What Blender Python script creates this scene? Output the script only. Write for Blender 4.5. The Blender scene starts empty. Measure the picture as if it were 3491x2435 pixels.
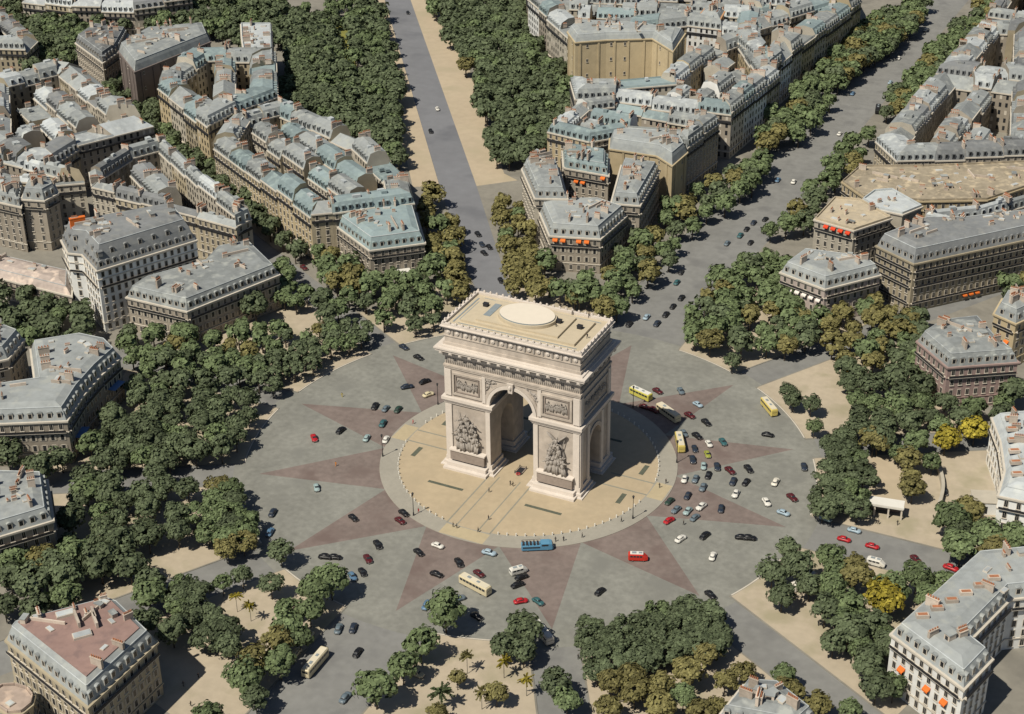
# Aerial view of a triumphal arch in the middle of a star-shaped plaza.
import bpy, bmesh, math, random
import numpy as np
from mathutils import Vector, Matrix
PI = math.pi
rnd = random.Random(7)
sc = bpy.context.scene
COL = sc.collection

# ------------------------------------------------------------------ surveyed data (metres, arch at the origin)
HERO = [
  ('stone corner house with orange awnings in its roof windows behind the arch',[(-51.4,126.0),(-32.8,131.4),(-32.1,154.9),(-45.4,158.6),(-66.9,148.0)],15,4,'stone','zinc',{'aw':[(0,4,0,2,'orange'),(0,4,3,2,'orange')],'mh':4.5}),
  ('narrow pale house with lit left flank behind the orange awning house',[(-83.1,167.5),(-65.8,143.3),(-54.2,148.0),(-70.2,174.9),(-84.6,183.4)],21,6,'pale','zinc',{}),
  ('tall stone house with two orange awnings and plain steep zinc roof',[(-68.8,177.0),(-67.6,176.1),(-48.9,176.1),(-55.5,192.2),(-76.2,191.9)],21,6,'stone','zincblue',{'aw':[(1,5,1,2,'orange'),(1,6,5,1,'orange')]}),
  ('grey house with dark flank beside the tree row of the upper avenue',[(-38.6,155.4),(-27.8,158.1),(-33.8,193.9),(-49.9,192.5)],19,5,'stone','zinc',{}),
  ('ochre walled house with a rounded bare gable above the avenue trees',[(-58.7,200.3),(-38.0,201.3),(-28.5,194.3),(-28.0,209.7),(-36.0,221.7),(-58.3,216.4),(-63.0,211.0)],22,6,'ochre','zinc',{'windows':0,'dormers':0}),
  ('white luxury hotel with curved corner and dark roof at the left',[(-193.9,20.1),(-188.5,21.3),(-174.9,12.6),(-158.1,48.6),(-175.5,62.0),(-203.2,27.8)],25,7,'white','slate',{'mh':8,'balc':[5],'wing':1}),
  ('low long grey hotel in front of the white hotel',[(-167.2,17.5),(-141.1,17.5),(-127.8,55.7),(-150.0,70.8),(-158.7,60.6),(-156.0,48.6),(-167.3,28.1)],14,4,'stone','zinc',{'mh':4}),
  ('blue roofed hotel with a white canopy left of the sand avenue',[(-129.8,100.6),(-108.2,87.7),(-92.6,102.1),(-109.0,124.9),(-133.9,112.1)],14,4,'stone','zincblue',{'mh':4.5,'canopy':1}),
  ('long low house with a pink beige ridge roof at the left edge',[(-240.2,19.0),(-226.9,18.0),(-193.1,17.4),(-204.2,31.5),(-237.4,31.4),(-250.8,30.8)],9,3,'stone','beige',{'mh':2.5,'dormers':0,'chim':0}),
  ('curved grey mansion with dark bowed flank at the left edge',[(-150.6,-74.5),(-128.8,-62.1),(-134.1,-48.1),(-137.3,-35.0),(-139.0,-22.5),(-147.0,-18.0),(-157.9,-18.6),(-169.7,-30.5),(-151.6,-49.5),(-163.2,-60.3)],16,4,'stone','zinc',{'mh':4,'blueaw':1}),
  ('grey roofed house cut by the left edge above the curved mansion',[(-175.0,-48.4),(-169.7,-41.6),(-173.8,-28.8),(-181.8,-27.6),(-189.5,-32.1)],18,5,'stone','zinc',{}),
  ('grey mansion with flat dormered roof at the left edge below the grove',[(-109.3,-122.8),(-98.1,-105.9),(-113.2,-90.3),(-131.6,-97.8)],15,4,'stone','zinc',{'mh':4}),
  ('square mansion with reddish roof terrace and skylights at the bottom left',[(-71.4,-155.3),(-36.7,-166.5),(-36.6,-139.7),(-52.4,-132.7),(-56.6,-132.6),(-72.3,-151.5)],17,5,'sand','zinc',{'mh':4,'terrace':1}),
  ('round drum shaped house with pink flat roof in the bottom left corner',[(-66.5,-166.6),(-62.3,-170.9),(-57.8,-171.9),(-55.0,-170.1),(-54.8,-166.8),(-56.5,-164.0),(-59.5,-162.5),(-63.4,-162.7),(-66.1,-164.3)],11,3,'sand','pinkroof',{'roof':'flat','dormers':0,'chim':0}),
  ('cream corner hotel with white dormers right of the upper avenue',[(38.0,132.4),(56.4,126.1),(71.1,145.4),(64.3,151.8),(41.0,148.8)],15,4,'pink','zinc',{'mh':4,'aw':[(0,3,1,5,'white'),(0,1,2,5,'white')]}),
  ('tall cream house with five red awnings and flat ochre roof',[(38.9,169.3),(55.0,165.8),(64.6,182.4),(49.4,194.0),(39.9,191.7)],21,6,'pale','sandroof',{'roof':'flat','dormers':0,'aw':[(0,6,1,4,'red'),(0,6,7,1,'red')],'chim':2}),
  ('huge corner apartment block with stacked dark balconies on the right',[(65.8,158.4),(81.9,149.2),(118.5,191.9),(114.5,207.9),(90.1,187.6),(77.1,181.6)],20,6,'sand','slate',{'mh':5,'balc':[1,3,4,5],'aw':[(1,1,8,3,'orange')]}),
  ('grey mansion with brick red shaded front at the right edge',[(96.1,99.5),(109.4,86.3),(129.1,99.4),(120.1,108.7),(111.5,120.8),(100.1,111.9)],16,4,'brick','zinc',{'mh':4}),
  ('narrow yellow stone house cut by the right edge above the brick mansion',[(115.5,126.2),(123.6,122.2),(129.6,134.3),(123.0,141.9),(115.8,138.5)],18,5,'ochre','zinc',{'aw':[(0,3,1,1,'orange')]}),
  ('bow fronted white mansion with orange vents on its roof at the right',[(129.1,60.4),(134.5,47.7),(139.0,31.9),(139.9,18.2),(151.6,18.7),(149.9,39.3),(142.1,69.4)],16,4,'white','pale_zinc',{'mh':2.5,'dormers':0,'vents':1}),
  ('grey bottom right mansion with orange window awnings and red chimney pads',[(129.1,-57.6),(150.1,-70.6),(153.8,-56.7),(147.1,-52.0),(152.9,-30.1),(161.4,-24.4),(157.8,-4.8),(140.6,-16.5)],17,5,'white','zinc',{'mh':3.5,'aw':[(0,3,1,1,'orange'),(0,3,4,1,'orange'),(0,3,6,1,'orange'),(0,3,9,1,'orange')],'vents':1}),
  ('grey zinc roofed mansion peeping in at the bottom edge',[(99.4,-103.0),(118.3,-100.0),(120.6,-92.5),(109.0,-85.9),(101.1,-88.7)],14,4,'stone','zinc',{'mh':3.5}),
  ('pale grey stone house with dark flank left of the pink row',[(-247.0,56.5),(-237.9,59.0),(-237.8,66.9),(-244.7,72.9),(-255.4,70.9)],22,6,'stone','zinc',{}),
  ('narrow grey house at the far left edge with white sunlit front',[(-260.2,54.1),(-245.8,53.9),(-257.2,69.5),(-271.1,71.8),(-273.5,69.2)],20,6,'stone','zinc',{}),
  ('tall white house with terraces on the far garden avenue',[(-277.4,253.3),(-263.1,234.3),(-249.9,238.2),(-276.9,278.0),(-290.5,271.9)],24,7,'white','pale_zinc',{'roof':'flat','dormers':0}),
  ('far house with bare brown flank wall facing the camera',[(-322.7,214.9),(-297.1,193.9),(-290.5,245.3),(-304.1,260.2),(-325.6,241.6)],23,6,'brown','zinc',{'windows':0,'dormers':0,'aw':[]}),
  ('far slate roofed house in the trees left of the brown flank wall',[(-360.5,228.2),(-328.9,209.5),(-332.4,226.8),(-344.6,249.9),(-364.8,248.7)],18,5,'stone','slate',{}),
  ('large ochre house with bare party walls facing the arch',[(-128.2,311.1),(-118.5,298.5),(-106.7,308.0),(-87.5,318.7),(-71.8,305.2),(-76.2,332.3),(-104.8,330.2),(-129.1,323.7)],30,8,'ochre','zinc',{'windows':0,'dormers':0,'mh':3}),
  ('terracotta gabled house standing above the far grey roofs',[(-84.2,373.5),(-72.7,371.8),(-75.0,384.6),(-85.3,384.7)],26,7,'terra','zinc',{'windows':0,'dormers':0,'mh':2}),
  ('wide ochre roofed building with sunken court on the right',[(37.5,210.9),(49.5,199.6),(71.2,205.5),(93.3,217.0),(108.8,243.6),(104.7,265.2),(62.6,239.9),(39.5,229.3)],20,5,'ochre','sandroof',{'roof':'flat','dormers':0}),
  ('white roofed hall with dark eaves behind the red awning house',[(50.2,195.0),(58.0,188.5),(67.6,187.7),(72.4,197.9),(58.0,209.0),(52.0,204.8)],21,5,'pale','pale_zinc',{'roof':'flat','dormers':0,'windows':0,'chim':0}),
]
BLOCK = [
  ('sunlit stone block',[(-216.2,141.2),(-138.3,94.9),(-131.8,100.1),(-108.3,123.2),(-124.0,146.0),(-155.2,170.7),(-198.6,188.2),(-214.4,194.6),(-226.5,168.3)],19,'sun'),
  ('white corniced block',[(-275.9,182.9),(-226.1,151.6),(-225.1,173.4),(-220.1,197.1),(-253.4,246.4),(-273.8,237.1),(-289.2,228.1),(-286.0,197.4)],21,'sun'),
  ('far left edge block',[(-308.2,101.3),(-276.2,86.2),(-263.7,96.1),(-265.2,112.9),(-249.6,144.6),(-327.4,192.6),(-340.0,192.0),(-356.2,155.2)],20,'grey'),
  ('pink fronted wedge block',[(-243.4,93.0),(-233.1,81.7),(-208.1,80.6),(-180.2,78.5),(-160.3,76.5),(-159.0,84.9),(-191.4,103.8),(-236.4,134.9),(-244.8,116.7)],19,'grey'),
  ('nearer upper avenue block',[(-92.4,211.3),(-71.1,208.0),(-60.2,221.1),(-37.8,226.5),(-31.0,217.7),(-27.7,247.5),(-36.9,255.1),(-80.0,256.5),(-93.5,243.2)],20,'pale'),
  ('middle upper avenue block',[(-95.1,246.7),(-79.6,255.5),(-42.1,259.3),(-26.7,260.3),(-23.5,318.2),(-49.2,359.5),(-62.6,360.0),(-70.6,335.1),(-71.4,288.8),(-88.1,275.5),(-106.8,267.1)],21,'pale'),
  ('far ochre topped block',[(-177.6,369.7),(-133.6,324.7),(-88.2,367.3),(-55.6,368.5),(-30.4,425.8),(-44.3,472.4),(-130.7,447.3),(-197.1,407.1)],22,'pale'),
  ('far dark avenue block',[(-59.7,355.8),(-29.0,318.4),(-26.7,362.1),(-19.7,440.3),(-41.4,487.0),(-88.3,452.8)],22,'pale'),
  ('far right avenue block',[(39.1,358.6),(86.8,361.0),(70.3,448.7),(41.3,438.0)],19,'grey'),
  ('middle right avenue block',[(37.1,261.8),(51.2,243.4),(103.6,271.9),(87.8,355.8),(39.5,354.9)],19,'grey'),
  ('top left corner block',[(-402.5,206.0),(-380.5,213.8),(-387.3,230.6),(-427.5,254.7),(-450.1,259.4)],16,'grey'),
  ('top left far row',[(-439.9,280.1),(-407.3,282.0),(-375.4,293.8),(-354.6,318.2),(-376.5,342.7),(-464.2,306.3)],15,'grey'),
  ('small block over ochre roofs',[(76.7,183.8),(92.0,182.1),(115.1,210.6),(111.6,229.0),(92.2,200.0),(76.7,187.7)],19,'grey'),
  ('top right corner block',[(42.8,451.4),(70.0,449.7),(53.6,536.9),(40.6,525.7)],20,'grey'),
  ('narrow left edge block',[(-279.6,69.3),(-271.6,72.3),(-258.8,75.3),(-248.5,77.8),(-239.3,84.9),(-280.7,89.9),(-298.9,90.9)],20,'grey'),
]
GROVE = [
  ('row left of the boulevard buses',[(-18.3,-147.3),(-21.5,-130.1),(-23.4,-110.8),(-24.4,-98.4),(-23.2,-84.3),(-15.4,-84.1),(-11.3,-92.2),(-16.6,-99.5),(-9.7,-110.5),(-9.2,-124.2),(-4.8,-140.9)],7.2,4.4,1,0),
  ('clipped row on the pale terrace',[(-59.1,-108.6),(-55.1,-102.8),(-28.3,-115.1),(-25.8,-121.8),(-32.0,-123.1)],6,3.6,0,1),
  ('loose line on the lower left',[(-54.2,-97.8),(-46.4,-88.4),(-28.8,-91.5),(-24.4,-97.3),(-31.6,-98.4),(-46.6,-102.2)],7,3.4,0,0),
  ('clump behind the red terrace mansion',[(-72.9,-112.4),(-66.4,-105.9),(-48.7,-107.6),(-42.1,-124.8),(-54.0,-126.3)],8,4.4,0,0),
  ('clipped block on the left rim',[(-78.8,-58.6),(-64.6,-54.6),(-49.7,-72.9),(-47.4,-83.6),(-58.5,-87.4),(-74.1,-74.3)],6,3.6,1,1),
  ('wood between the left streets',[(-115.7,-86.1),(-104.7,-77.0),(-86.2,-64.2),(-80.2,-68.1),(-66.6,-94.3),(-80.7,-103.4),(-104.7,-101.4)],7.6,4.2,0,0),
  ('tall clump by the grey mansion',[(-98.7,-109.5),(-86.2,-96.3),(-68.3,-103.4),(-73.9,-114.0),(-85.3,-133.7),(-92.6,-136.0),(-105.7,-121.0)],8.5,5.2,0,0),
  ('wide wood left of the red car',[(-142.4,-14.9),(-128.7,7.0),(-107.4,-5.2),(-88.6,-9.5),(-79.6,-27.0),(-75.9,-41.3),(-89.7,-54.9),(-113.0,-66.4),(-129.1,-51.6),(-123.7,-36.9)],7.2,4.2,0,0),
  ('dark clump under the curved mansion',[(-149.2,-71.4),(-144.2,-64.7),(-126.3,-60.6),(-114.9,-73.6),(-136.9,-85.4)],8,5,0,0),
  ('belt before the white hotel',[(-167.3,2.4),(-159.8,15.5),(-129.3,21.2),(-128.4,36.6),(-113.0,36.2),(-103.2,22.5),(-120.0,-2.7),(-144.5,-9.7)],7.4,4.2,1,0),
  ('hedged rows on the upper left rim',[(-114.5,-0.2),(-104.8,23.5),(-92.9,51.9),(-73.6,38.1),(-71.2,30.4),(-85.5,-0.9),(-95.2,-2.2)],6.8,3.3,0,1),
  ('line beside the left street',[(-155.5,86.0),(-136.3,75.3),(-116.8,61.6),(-96.2,57.3),(-103.8,45.3),(-121.6,49.4),(-139.7,65.2)],7.2,4.2,1,0),
  ('dark clump left of the white hotel',[(-225.1,15.3),(-206.3,18.0),(-184.4,16.3),(-167.7,3.3),(-180.5,-8.1),(-199.4,-14.0)],8,4.8,0,0),
  ('grove below the white canopy hotel',[(-141.1,97.1),(-127.6,96.7),(-110.3,81.0),(-81.1,97.4),(-67.8,74.4),(-79.6,54.3),(-96.2,57.3),(-112.2,69.8)],7.2,4.4,1,0),
  ('golden row left of sand avenue',[(-126.2,158.4),(-118.1,162.1),(-63.7,92.3),(-67.1,75.5),(-86.8,98.2)],7.5,4.6,2,0),
  ('hedge rows behind the arch',[(-78.9,53.1),(-66.9,70.9),(-58.8,54.0),(-67.6,42.7)],7,3.2,0,1),
  ('golden row right of sand avenue',[(-99.5,169.1),(-89.2,171.3),(-56.8,129.4),(-41.1,108.9),(-9.3,97.7),(-7.8,90.0),(-37.9,96.2),(-52.9,97.3),(-78.8,137.3)],7.2,4.4,2,0),
  ('grove before the orange awning house',[(-33.0,158.5),(-13.2,163.0),(-8.3,140.9),(-8.8,117.7),(-8.7,96.1),(-37.2,102.5),(-29.0,118.6),(-30.6,139.3)],7.4,4.4,1,0),
  ('near bed left of upper avenue',[(-26.6,177.9),(-24.0,211.5),(-8.9,259.0),(-0.3,238.2),(-4.4,200.3),(-14.7,166.9)],8,4.8,1,0),
  ('middle bed left of upper avenue',[(-28.2,297.7),(-21.3,371.2),(-2.1,338.5),(-0.5,277.1),(-12.4,257.4)],8.5,5,1,0),
  ('grove right of upper avenue mouth',[(16.4,90.8),(9.6,122.2),(16.1,163.1),(29.4,160.5),(39.2,135.9),(50.8,125.6),(59.9,114.8),(64.0,104.0),(48.6,87.3),(30.7,78.9)],7.5,4.6,1,0),
  ('row right of the upper avenue',[(19.1,286.1),(25.4,306.8),(31.5,263.6),(28.8,220.5),(30.7,178.8),(19.2,191.9),(18.6,241.5)],8,4.6,1,0),
  ('grove below the cream corner hotel',[(55.2,127.7),(59.8,145.5),(84.5,139.4),(87.3,122.0),(83.9,94.1),(68.6,93.8)],7.5,4.4,2,0),
  ('thin rows on the right rim',[(49.5,70.7),(55.3,76.7),(79.6,52.2),(72.7,43.8)],6.6,3.4,0,0),
  ('wood before the brick red mansion',[(69.0,87.2),(95.1,97.7),(108.8,84.4),(121.8,84.2),(132.1,100.1),(135.5,82.9),(126.6,62.4),(110.0,61.9),(101.3,46.2),(89.2,49.2),(76.9,71.1)],7.6,4.4,0,0),
  ('clipped block on the right rim',[(75.7,42.3),(91.2,49.6),(104.5,12.3),(103.5,6.2),(90.5,3.7)],6,3.8,0,1),
  ('strip between the sandy courts',[(107.0,46.0),(116.9,36.7),(123.7,11.3),(116.5,9.1)],7.5,3.8,2,0),
  ('dark row on the lower right',[(124.3,11.5),(136.5,17.3),(148.1,19.0),(151.4,2.3),(133.8,1.0)],8,4.8,1,0),
  ('clump on the near right rim',[(78.3,-32.3),(82.2,-8.8),(89.8,-7.7),(98.8,-19.8),(106.1,-35.5),(92.0,-42.2)],7,4.2,0,0),
  ('lower right garden with vans',[(99.9,-15.0),(113.5,-13.3),(119.7,-22.5),(132.4,-9.0),(134.6,-23.2),(126.9,-44.7),(109.8,-47.7)],7.4,4.2,1,0),
  ('border of the lower right pavement',[(102.6,-47.9),(107.1,-38.8),(129.5,-54.5),(131.6,-68.8),(112.0,-54.8)],7.8,4.4,0,0),
  ('clump before the bottom right mansion',[(129.3,-62.3),(137.7,-50.6),(145.2,-67.8),(133.8,-75.0)],8,4.4,1,0),
  ('clipped grove at bottom centre',[(50.9,-70.9),(59.7,-58.6),(71.7,-48.0),(80.6,-53.0),(89.1,-62.6),(76.1,-80.2),(62.9,-90.0)],5.4,3.7,0,1),
  ('patchy garden at bottom centre',[(61.7,-88.6),(73.5,-83.0),(87.9,-66.2),(105.9,-69.6),(119.8,-80.8),(103.6,-83.9),(95.4,-93.3),(71.6,-104.6)],7.4,3.8,2,0),
  ('grove by the bottom white bus',[(26.1,-85.6),(29.8,-79.6),(42.5,-75.8),(48.3,-85.0),(56.9,-92.8),(63.6,-107.5),(55.2,-106.9),(47.2,-93.9),(36.0,-97.3)],7.4,4.4,0,0),
  ('clump between curved mansion and left wood',[(-130.7,-41.8),(-124.1,-29.3),(-104.8,-38.7),(-94.7,-57.2),(-111.3,-66.4),(-125.0,-60.0)],7.6,4.4,0,0),
  ('trees right of the far left street',[(-115.7,-72.6),(-88.5,-54.3),(-79.9,-63.9),(-93.9,-75.9),(-108.5,-82.7)],7.6,4.2,0,0),
  ('trees below the left mansion dormers',[(-110.0,-112.4),(-103.2,-103.1),(-92.4,-112.4),(-92.0,-125.9),(-101.5,-125.9)],8,4.8,1,0),
  ('bushes among the sandy gaps of the upper left rim',[(-123.6,7.7),(-111.1,33.3),(-100.2,51.6),(-91.7,49.8),(-101.3,18.1),(-111.7,1.1)],8.5,3.0,1,0),
  ('trees along the hoarding of the right hotel',[(33.4,153.8),(59.6,118.4),(60.7,104.2),(41.8,117.6)],7.4,4.4,1,0),
  ('belt below the huge balcony block',[(83.5,137.0),(102.2,138.2),(105.5,111.0),(90.1,93.7),(83.9,111.4)],7.6,4.2,0,0),
  ('grove left of the yellow pair',[(92.4,47.8),(101.1,57.7),(115.0,52.6),(117.5,37.0),(107.6,43.4),(98.5,36.3)],7.4,4.2,1,0),
  ('trees before the bow fronted mansion',[(123.7,11.3),(129.9,29.4),(139.9,18.9),(137.7,5.7),(128.2,3.6)],7.4,4.6,1,0),
  ('trees left of the bottom right mansion',[(113.5,-48.0),(124.7,-36.4),(133.9,-44.5),(129.4,-58.5),(122.3,-57.9)],7.6,4.4,0,0),
  ('bushes of the bottom right border',[(115.1,-65.2),(125.2,-68.1),(130.9,-76.4),(125.0,-79.2)],7.4,3.6,0,0),
  ('trees by the cream parked car',[(16.0,-119.9),(19.7,-110.5),(25.3,-113.6),(25.2,-124.8),(20.1,-129.1)],7,4,1,0),
  ('far bed left of upper avenue',[(-22.2,378.0),(-18.5,466.4),(-2.6,508.7),(4.8,460.0),(-0.9,402.4),(-7.8,356.2)],8,5,1,0),
  ('far row right of upper avenue',[(20.7,348.9),(23.5,460.3),(34.3,433.5),(33.9,345.1),(25.5,325.3)],8,4.6,1,0),
  ('tree rows in the right sand wedge',[(53.6,63.4),(63.7,74.7),(84.6,50.0),(74.9,44.0)],8.2,3.4,0,0),
  ('mixed trees of the bottom sand island',[(22.1,-105.4),(29.2,-94.1),(48.5,-96.8),(54.1,-111.1),(31.6,-122.7)],11,3.0,2,0),
]
SINGLE = [
  (17.0,-86.5,6,1,0,'large round tree beside the cream bus on the near plaza rim'),
  (17.2,-100.5,5,1,0,'round tree above the cream parked car at the bottom'),
  (17.2,-110.0,4.6,1,0,'tree right of the lone blue car at the bottom'),
  (15.7,-121.2,5.5,1,0,'big tree at the bottom edge right of the boulevard'),
  (-39.2,-80.5,4,0,0,'lone dark tree at the corner of the lower left street'),
  (-18.3,-87.3,5.4,1,0,'tall tree at the plaza end of the boulevard row'),
  (-129.6,41.7,6,0,0,'large dark tree before the low grey hotel'),
  (116.5,58.1,4.8,3,0,'bright yellow tree left of the bow fronted mansion'),
  (123.4,67.8,4.6,3,0,'bright yellow green tree touching the bow fronted mansion'),
  (120.6,-30.3,5.2,3,0,'yellow tree in the lower right garden of vans'),
  (27.9,87.5,4.8,2,0,'bushy yellow green tree at the mouth of the upper avenue'),
  (38.9,79.5,3.4,0,0,'small round tree on the rim of the plaza below the yellow bush'),
  (17.2,185.2,3.8,1,0,'single tree beside the traffic queue on the upper avenue'),
  (75.7,92.6,2.6,3,0,'small orange tree in the right grove'),
  (-39.0,-103.1,2.1,3,2,'yellow young tree with bare stem, left one of the pale terrace pair'),
  (-33.3,-104.9,2.1,3,2,'yellow young tree with bare stem, right one of the pale terrace pair'),
  (30.0,-99.1,2.4,2,2,'tuft topped young tree on the sand left of the yellow ones'),
  (39.4,-96.6,2.4,3,2,'yellow tuft topped young tree under the bottom centre grove'),
  (39.7,-109.8,2.4,2,2,'tuft topped young tree at the bottom edge'),
  (30.5,-114.2,3.6,1,2,'dark feathery tree at the bottom edge by the cream car'),
  (47.7,-100.4,2.4,3,2,'yellow tuft topped young tree nearest the bottom grove'),
  (-112.2,213.6,4.2,0,0,'round dark tree at the low end of the right garden strip'),
  (-182.1,307.4,5,2,0,'lighter round tree standing out on the right sand path'),
]
FAR = [
  ([(-280.6,305.7),(-301.7,373.3),(-276.7,384.5),(-220.8,301.6),(-153.8,194.2),(-147.5,179.1),(-172.0,196.2),(-222.1,223.9),(-259.8,269.0)],7.5,5,0),
  ([(-251.7,395.6),(-201.8,417.9),(-140.7,337.7),(-110.4,281.2),(-98.2,225.3),(-102.6,211.9),(-106.2,190.9),(-145.1,252.5),(-193.1,321.6)],7.5,5,0),
  ([(-436.8,285.9),(-392.3,314.7),(-361.2,346.7),(-324.6,363.0),(-289.9,309.5),(-294.8,283.5),(-328.7,300.3),(-372.6,288.9),(-388.4,290.2),(-370.7,249.3),(-369.0,212.4),(-389.4,203.1),(-414.4,245.4)],8,5,0),
  ([(-301.5,320.8),(-313.2,368.2),(-217.1,219.8),(-231.7,219.6)],8,5,0),
  ([(-372.8,248.3),(-336.3,227.1),(-308.1,215.1),(-240.2,160.4),(-187.8,124.7),(-138.0,90.7),(-145.9,87.1),(-183.4,111.8),(-241.2,148.5),(-279.0,166.5),(-314.2,195.3)],7,4,0),
  ([(-22.8,376.2),(-18.1,464.8),(-0.0,508.0),(5.4,466.9),(-0.5,401.0),(-7.5,354.8)],8,5,1),
  ([(20.6,347.4),(23.8,458.7),(24.4,519.0),(42.1,526.9),(41.2,474.7),(36.2,425.1),(34.2,343.7),(26.1,322.9)],8,4.6,1),
  ([(-471.8,297.3),(-444.1,309.7),(-418.7,268.2),(-423.1,241.5)],9,5,0),
  ([(107.7,178.8),(114.4,190.2),(118.8,167.8),(112.2,164.8)],8,4.5,1),
  ([(88.9,121.8),(102.4,137.2),(108.0,147.3),(97.3,113.2),(94.7,105.0)],8,4,0),
]
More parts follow.
